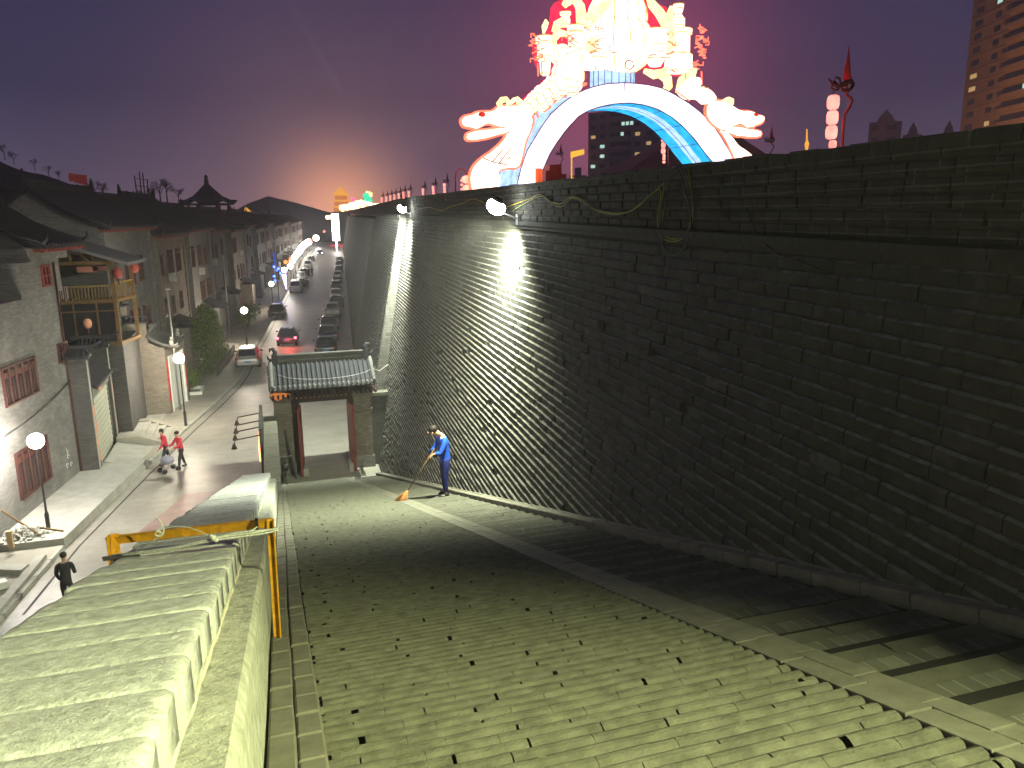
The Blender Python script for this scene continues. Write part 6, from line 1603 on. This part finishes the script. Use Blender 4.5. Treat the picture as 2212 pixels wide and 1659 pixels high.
for pts in ([(930,520),(915,560),(940,600),(1000,610)], [(1450,600),(1490,580),(1490,550),(1465,555)], [(1480,660),(1560,660),(1590,630),(1550,615)], [(1345,640),(1380,625),(1420,625)], [(770,600),(830,600)], [(770,640),(830,640)], [(770,680),(830,690)]): mb.tube([Z3(*p)+V((0, -.65 if p[0] > 860 else .0, 0)) for p in pts], .024, 4)
mb.build('scroll_lines', e_rim, arch)
mb = MB()
for s_ in ((14.3, 29.2, CZ+6.2),): pass
ptlight('silk_glow', (13.0, 28.2, CZ+6.5), 700, (1.0, .16, .26), .8, arch); ptlight('silk_glow', (16.4, 28.2, CZ+6.8), 700, (1.0, .16, .26), .8, arch)
ptlight('silk_glow', (9.0, 28.4, CZ+3.0), 200, (1.0, .26, .12), .5, arch); ptlight('silk_glow', (20.0, 28.4, CZ+3.0), 200, (1.0, .26, .12), .5, arch)
# drum shaped bases and crates beneath the arch
db = thing('drum_stand', 'striped red and orange drum with dark crates under the left leg of the arch', 'drum', (12, 28.6, 10.6))
mb = MB(); a = Z1(1150, 1270, 28.8); b = Z1(1245, 1480, 28.8)
mb.lathe([((b.x-a.x)/2, 0), ((b.x-a.x)/2*1.05, .3), ((b.x-a.x)/2, a.z-b.z+.6)], ((a.x+b.x)/2, 28.9, b.z-.6), 16); mb.build('drum', pmat('orange drum', (.65, .16, .04), .5, .3, 6.0, emit=(1, .25, .05), estr=.25), db)  # weak emission stands in for lantern light on the drum
mb = MB()
for (x0, x1, y0, y1) in ((1255, 1310, 1300, 1500), (1310, 1400, 1220, 1500), (1400, 1478, 1215, 1500), (1480, 1545, 1350, 1500)):
    a = Z1(x0, y0, 29.2); b = Z1(x1, y1, 29.2); mb.box(a.x, b.x, 29.0, 29.6, b.z-.4, a.z)
mb.build('crates', pmat('dark red crate', (.16, .03, .02), .6, .2, 4.0), db)
# dark red hipped roof on the wall top behind the arch
wt = thing('wall_tower', 'dark red hipped tower roof standing on the wall top behind the arch', 'tower', (36, 66, 10.7))
def W(px, py, Y): return on_y(px, py, Y)
mb = MB(); a = W(1350, 379, 60); b = W(1662, 342, 60); ap = W(1530, 268, 66)
mb.add([(a.x, 60, a.z+.2), (b.x, 60, b.z+.2), (b.x+2, 72, b.z+.3), (a.x+2, 72, a.z+.3), (ap.x-1.2, 66, ap.z), (ap.x+1.2, 66, ap.z), (a.x, 60, a.z-.1), (b.x, 60, b.z-.1)],
       [(0, 1, 5, 4), (1, 2, 5), (2, 3, 4, 5), (3, 0, 4), (0, 6, 7, 1)])
mb.build('roof', pmat('dull red roof tile', (.20, .045, .04), .6, .2, 1.0), wt)
mb = MB(); mb.box(a.x+1.5, b.x-1.5, 61.5, 71, 9.8, a.z+.1); mb.build('hall', m_red, wt)

# ================================================================== LANTERN POLES ALONG THE WALL TOP
def Z6(x, y, Y): return on_y((2400+x/2.56)*.6777, (y/2.56)*.6777, Y)
lp = thing('lantern_pole', 'near red dragon headed pole with glowing red lanterns, right of the arch', 'lantern pole', tuple(Z6(720, 1330, 19.5)), 0, 'dragon lantern poles on the wall top')
YP = 19.5
mb = MB(); mb.tube([Z6(x, y, YP) for x, y in ((715, 1400), (725, 1240), (735, 1050), (745, 940), (790, 870), (808, 820), (795, 795), (768, 780), (765, 720), (770, 640))], .045, 8); mb.build('pole', m_redl, lp)
mb = MB()
for pts, r_ in (([(820, 690), (790, 650), (750, 680), (700, 710), (650, 680), (615, 640)], [.05, .09, .08, .06, .04, .015]), ([(700, 700), (660, 660), (680, 630), (710, 640), (715, 680)], .03), ([(650, 680), (640, 720), (670, 735), (700, 730)], .03), ([(780, 740), (740, 735), (720, 720)], [.06, .05, .03]), ([(700, 650), (705, 628)], [.03, .01]), ([(820, 690), (800, 720), (770, 745)], .05)):
    mb.tube([Z6(x, y, YP) for x, y in pts], r_, 6)
mb.build('dragon_head', m_red, lp)
mb = MB(); mb.tube([Z6(x, y, YP) for x, y in ((768, 650), (770, 560), (778, 480), (782, 410), (784, 370))], [.14, .11, .055, .02, .008], 8, flat=.6); mb.build('furled_flag', pmat('red flag cloth', (.45, .03, .04), .7, .2, 6.0), lp)
mb = MB(); mb.tube([Z6(655, 745, YP), Z6(655, 770, YP)], .012, 4); mb.tube([Z6(652, 770, YP), Z6(645, 1250, YP)], .03, 4); mb.build('lantern_cord', m_red, lp)
def lant(x, y, hw, hh, Y=YP, parent=lp):
    c = Z6(x, y, Y); k = Y/2.56*.6777/1620*1.12; r_, h_ = hw*k, hh*k
    mb = MB(); mb.lathe([(r_*.55, -h_), (r_*.86, -h_*.82), (r_, -h_*.4), (r_, h_*.4), (r_*.86, h_*.82), (r_*.55, h_)], c, 16); l_ = mb.build('lantern', e_redhot, parent)
    mb = MB(); 
    for s_ in (-1, 1): mb.lathe([(r_*.60, -.03*s_), (r_*.9, -.12*h_*s_)] if s_ > 0 else [(r_*.9, .12*h_), (r_*.60, .03)], (c.x, c.y, c.z+s_*h_*.98), 14)
    mb.build('lantern_rim', e_redl, l_)
for x, y, hw, hh in ((655, 835, 48, 62), (648, 960, 46, 60), (640, 1080, 46, 60), (650, 1178, 30, 36), (645, 1240, 30, 32), (643, 1310, 30, 30)): lant(x, y, hw, hh*.88)
ptlight('lantern_glow', Z6(560, 960, 18.8), 60, (1.0, .1, .2), .3, lp)
base = lp.location.copy()
far_l = [(1443, 352, 33, 'lantern pole seen through the right side of the arch', .62), (968, 430, 100, 'first red lantern pole left of the arch', 1.05), (943, 432, 113, 'second red lantern pole left of the arch', 1.05), (920, 434, 128, 'third red lantern pole left of the arch', 1.05),
         (889, 437, 146, 'fourth red lantern pole left of the arch', 1.1), (877, 438, 153, 'fifth red lantern pole left of the arch', 1.1), (867, 440, 162, 'sixth red lantern pole left of the arch', 1.1), (857, 441, 171, 'seventh red lantern pole left of the arch', 1.1), (848, 442, 180, 'eighth red lantern pole left of the arch', 1.1), (839, 443, 190, 'ninth red lantern pole left of the arch', 1.1), (829, 444, 201, 'tenth red lantern pole left of the arch', 1.1),
         (1663, 372, 48, 'unlit looking dragon pole just right of the right dragon', 1.0), (1212, 380, 60, 'small dragon pole seen through the left side of the arch', .8)]
def drop_lanterns(c):
    for ch in list(c.children):
        if ch.name.split('.')[0] in ('lantern', 'lantern_cord'):
            for g_ in list(ch.children): bpy.data.objects.remove(g_)
            bpy.data.objects.remove(ch)
for (px, py, y, l, sc_) in far_l:
    p = on_y(px, py, y); c = dup(lp, p, None, l, 'dragon lantern poles on the wall top', sc_)
    for ch in list(c.children):
        if ch.type == 'LIGHT': bpy.data.objects.remove(ch)
    if 'dragon pole' in l: drop_lanterns(c)
# big single lantern on a hooped pole by the left dragon
hl = thing('hooped_lantern', 'pair of big round red lanterns hanging from a red hoop beside the left dragon', 'lantern', tuple(Z1(100, 1640, 31)))
mb = MB(); mb.tube([Z1(x, y, 31) for x, y in ((8, 1650), (10, 1400), (20, 1320), (60, 1280), (110, 1275), (155, 1305), (178, 1350))], .03, 6); mb.build('hoop', m_redl, hl)
for (x, y, r_) in ((155, 1425, 58), (165, 1545, 50), (97, 1440, 20), (97, 1500, 20), (97, 1560, 18)):
    mb = MB(); mb.ball(Z1(x, y, 31), r_*S1*1.0, 12, sc=(1.1, 1, .9)); mb.build('lantern_ball', e_redhot if r_ < 30 else emat('orange pink lantern light', (1.0, .30, .20), 2.4), hl)
# far lantern garden on the wall
fg = thing('flower_lantern_garden', 'distant heap of yellow white flower lanterns with a green lantern tree on the far wall', 'lantern display', tuple(on_y(780, 452, 205)))
random.seed(17); YG = 205
def blobs(name, mat, fn, n, r0, r1):
    mb = MB()
    for i in range(n):
        x, y = fn(); c = on_y(x, y, YG+random.uniform(-3, 3)); mb.ball(c, random.uniform(r0, r1), 6)
    return mb.build(name, mat, fg)
def mound():
    x = random.uniform(736, 818); top = 449-13*math.exp(-((x-780)/26)**2)-2; return x, random.uniform(top, 454-(x-736)*.14)
blobs('flower_lanterns', emat('yellow white flower light', (1.0, .78, .42), 5.0), mound, 170, .25, .55)
blobs('gold_lanterns', emat('gold flower light', (1.0, .45, .10), 2.2), mound, 60, .2, .4)
def gt():
    k = random.random(); y = 417+26*k; return 795-2+(4+10*k)*random.uniform(-1, 1)-(3 if k < .3 else 0)+8*(1-k)*0, y
blobs('green_lantern_tree', emat('green lantern light', (.05, .75, .40), 1.6), gt, 60, .18, .40)
blobs('pink_lantern_tree', emat('pink lantern light', (1.0, .12, .25), 2.4), lambda: (763+random.uniform(-1, 1)*4, random.uniform(428, 443)), 26, .15, .32)
blobs('crown_lanterns', emat('pale gold light', (1.0, .8, .3), 2.6), lambda: (random.uniform(788, 804), random.uniform(414, 424)), 8, .2, .36)
# golden roofed hall on the wall at the right
gh = thing('golden_hall', 'golden floodlit hall roof with a tall finial peeping over the parapet at right', 'hall', tuple(Z6(430, 1300, 120)))
mb = MB(); a = Z6(325, 1285, 120); b = Z6(525, 1262, 120); r0 = Z6(372, 1248, 120); r1 = Z6(497, 1240, 120)
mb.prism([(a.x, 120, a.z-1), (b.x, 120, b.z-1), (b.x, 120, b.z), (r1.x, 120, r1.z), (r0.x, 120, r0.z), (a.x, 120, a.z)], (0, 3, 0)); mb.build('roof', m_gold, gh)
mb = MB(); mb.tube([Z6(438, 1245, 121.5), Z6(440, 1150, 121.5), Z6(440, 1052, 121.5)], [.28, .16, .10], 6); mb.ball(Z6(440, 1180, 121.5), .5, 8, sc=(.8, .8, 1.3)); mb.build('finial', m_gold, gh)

sl = on_y(869, 424, 160); sa = on_y(782, 275, 150)
sr = thing('searchlight', 'searchlight on the distant wall top sending a thin pale beam up to the left', 'searchlight', tuple(sl))
dd = (sa-sl).normalized()
mb = MB(); mb.tube([sl-dd*.5, sl+dd*.3], [.3, .4], 10); mb.bar(sl-V((0, 0, 1.2)), sl, .2); mb.build('housing', m_black, sr)
spot('beam_light', sl+dd*.4, sa, 1.3e6, (.80, .86, 1.0), 1.7, .4, .1, sr)
# ================================================================== BACKGROUND BUILDINGS
def tower(az0, az1, d0, d1, top, label, name, wallm, floors, z0, cols, lit, bands=True, group='hazy high rise blocks', seed=1, roofm=None):
    """face from azimuth az0 (distance d0) to az1 (distance d1), height top"""
    random.seed(seed)
    a = V((d0*math.sin(R(az0)), d0*math.cos(R(az0)), 0)); b = V((d1*math.sin(R(az1)), d1*math.cos(R(az1)), 0))
    d = (b-a).normalized(); n = V((d.y, -d.x, 0)); Lw = (b-a).length
    if n.dot(a) > 0: n = -n
    M = Matrix(((d.x, n.x, 0, a.x), (d.y, n.y, 0, a.y), (0, 0, 1, 0), (0, 0, 0, 1)))
    t = thing(name, label, 'building', tuple(a), 0, group)
    mb = MB(); mb.M = M; mb.box(0, Lw, -Lw*.7-8, 0, 0, top); mb.box(Lw*.3, Lw*.7, -Lw*.5-5, -3, top, top+3.2); mb.build('walls', wallm, t)
    fh = (top-z0)/floors
    mb = MB(); mb.M = M
    for f in range(floors): mb.box(0, Lw, 0, .18, z0+f*fh-.12, z0+f*fh+.12)
    mb.build('floor_bands', roofm or wallm, t)
    for f in range(floors):
        for c in cols:
            u0, u1, kind = c; z = z0+f*fh+fh*.30
            if kind == 'balcony':
                mb = MB(); mb.M = M; mb.box(Lw*u0, Lw*u1, 0, 1.0, z-fh*.25, z+fh*.08); mb.build('balcony', wallm, t)
                mb = MB(); mb.M = M; mb.box(Lw*u0, Lw*u1, .02, .10, z+fh*.10, z+fh*.55); w_ = mb.build('window', m_glass, t)
                k = random.random()
                if k < lit:
                    n_ = random.choice([1, 2, 3]); us = u0+(u1-u0)*random.uniform(.1, .7)
                    mb = MB(); mb.M = M
                    for q_ in range(n_): mb.box(Lw*us+q_*1.5, Lw*us+q_*1.5+1.1, .11, .15, z+fh*.14, z+fh*.50)
                    mb.build('lit_pane', random.choice([e_win1, e_win1, e_win2]), w_)
            else:
                mb = MB(); mb.M = M; mb.box(Lw*u0, Lw*u1, .02, .10, z, z+fh*.42); w_ = mb.build('window', m_glass, t)
                if random.random() < lit*.4:
                    mb = MB(); mb.M = M; mb.box(Lw*u0+.15, Lw*u1-.15, .11, .14, z+.1, z+fh*.38); mb.build('lit_pane', random.choice([e_win1, e_win2]), w_)
    return t, M, Lw
e_win1 = emat('cool room light', (.62, 1.0, .85), .9); e_win2 = emat('warm flat light', (1.0, .62, .25), .6)
m_stuc = pmat('orange brown stucco', (.42, .26, .17), .85, .08, .3); m_haze = pmat('dull grey facade', (.30, .24, .24), .9, .15, .2)
hr, MH, LH = tower(46.35, 52.5, 240, 196, 66, 'orange brown high rise with lit windows at the right edge', 'high_rise', m_stuc, 18, 11, [(.05, .12, 'w'), (.24, .29, 'w'), (.38, .98, 'balcony')], .45, group='high rise blocks', seed=4)
spot('high_rise_fill', (120, 95, 12), MH @ V((LH*.4, 0, 32)), 165000, (1.0, .50, .24), 70, .8, 2.0, hr)  # added warm fill spot to brighten the high rise, no lamp stands there
hr.children[-1].matrix_world = hr.children[-1].matrix_world
tower(22.9, 27.6, 262, 250, 42.0, 'hazy apartment tower seen through the arch', 'apartment_tower', m_haze, 13, 3, [(.04, .12, 'w'), (.18, .26, 'w'), (.33, .64, 'balcony'), (.70, .78, 'w'), (.86, .94, 'w')], .22, seed=11)
for (a0, a1, d, h, l, s_) in ((21.6, 22.8, 330, 29, 'low hazy block left of the tower in the arch', 1), (38.6, 41.0, 380, 38, 'hazy block left of the two gabled blocks', 2), (41.2, 43.1, 400, 52, 'tallest hazy gabled block right of the red lanterns', 3), (43.2, 44.3, 400, 46, 'second hazy gabled block right of the red lanterns', 4), (45.2, 46.3, 380, 44, 'hazy gabled block touching the orange high rise', 5), (36.0, 38.2, 420, 30, 'broad low hazy block right of the right dragon', 6)):
    t, M, Lw = tower(a0, a1, d, d, h-3, l, 'hazy_block', m_haze, 6, h*.35, [(.1, .3, 'w'), (.55, .85, 'w')], .12, seed=20+s_)
    if s_ in (3, 4, 5):
        mb = MB(); mb.M = M; mb.prism([(Lw*.2, 0, h-3.05), (Lw*.8, 0, h-3.05), (Lw*.5, 0, h+2.5)], (0, -6, 0)); mb.build('gable', m_haze, t)
mb = MB(); a = on_y(1234, 341, 240); b = on_y(1262, 322, 240); mb.prism([(a.x, 240, a.z), (b.x, 240, b.z-1.6), (b.x, 240, b.z), (a.x, 240, a.z+1.9)], (0, .6, 0)); mb.box(a.x+.3, a.x+.6, 240.6, 241, 0, a.z+1)
ptag(mb.build('rooftop_light_box', emat('yellow rooftop light', (1.0, .50, .05), 1.5)), 'tilted yellow lit rooftop sign left of the hazy tower in the arch', 'sign')

# ================================================================== HAZE
HZ = True
if HZ:
    mb = MB(); mb.box(-90, 340, -12, 450, -1.0, 72)
    hz = mb.build('haze', newmat('haze air')); m = hz.data.materials[0]; T = NT(m)
    v = T.n('ShaderNodeVolumePrincipled', {'Color': (.90, .88, .92, 1), 'Density': 0.0013, 'Anisotropy': 0.25})
    o_ = T.n('ShaderNodeOutputMaterial'); T.t.links.new(v.outputs[0], o_.inputs['Volume'])
    ptag(hz, kind='stuff')
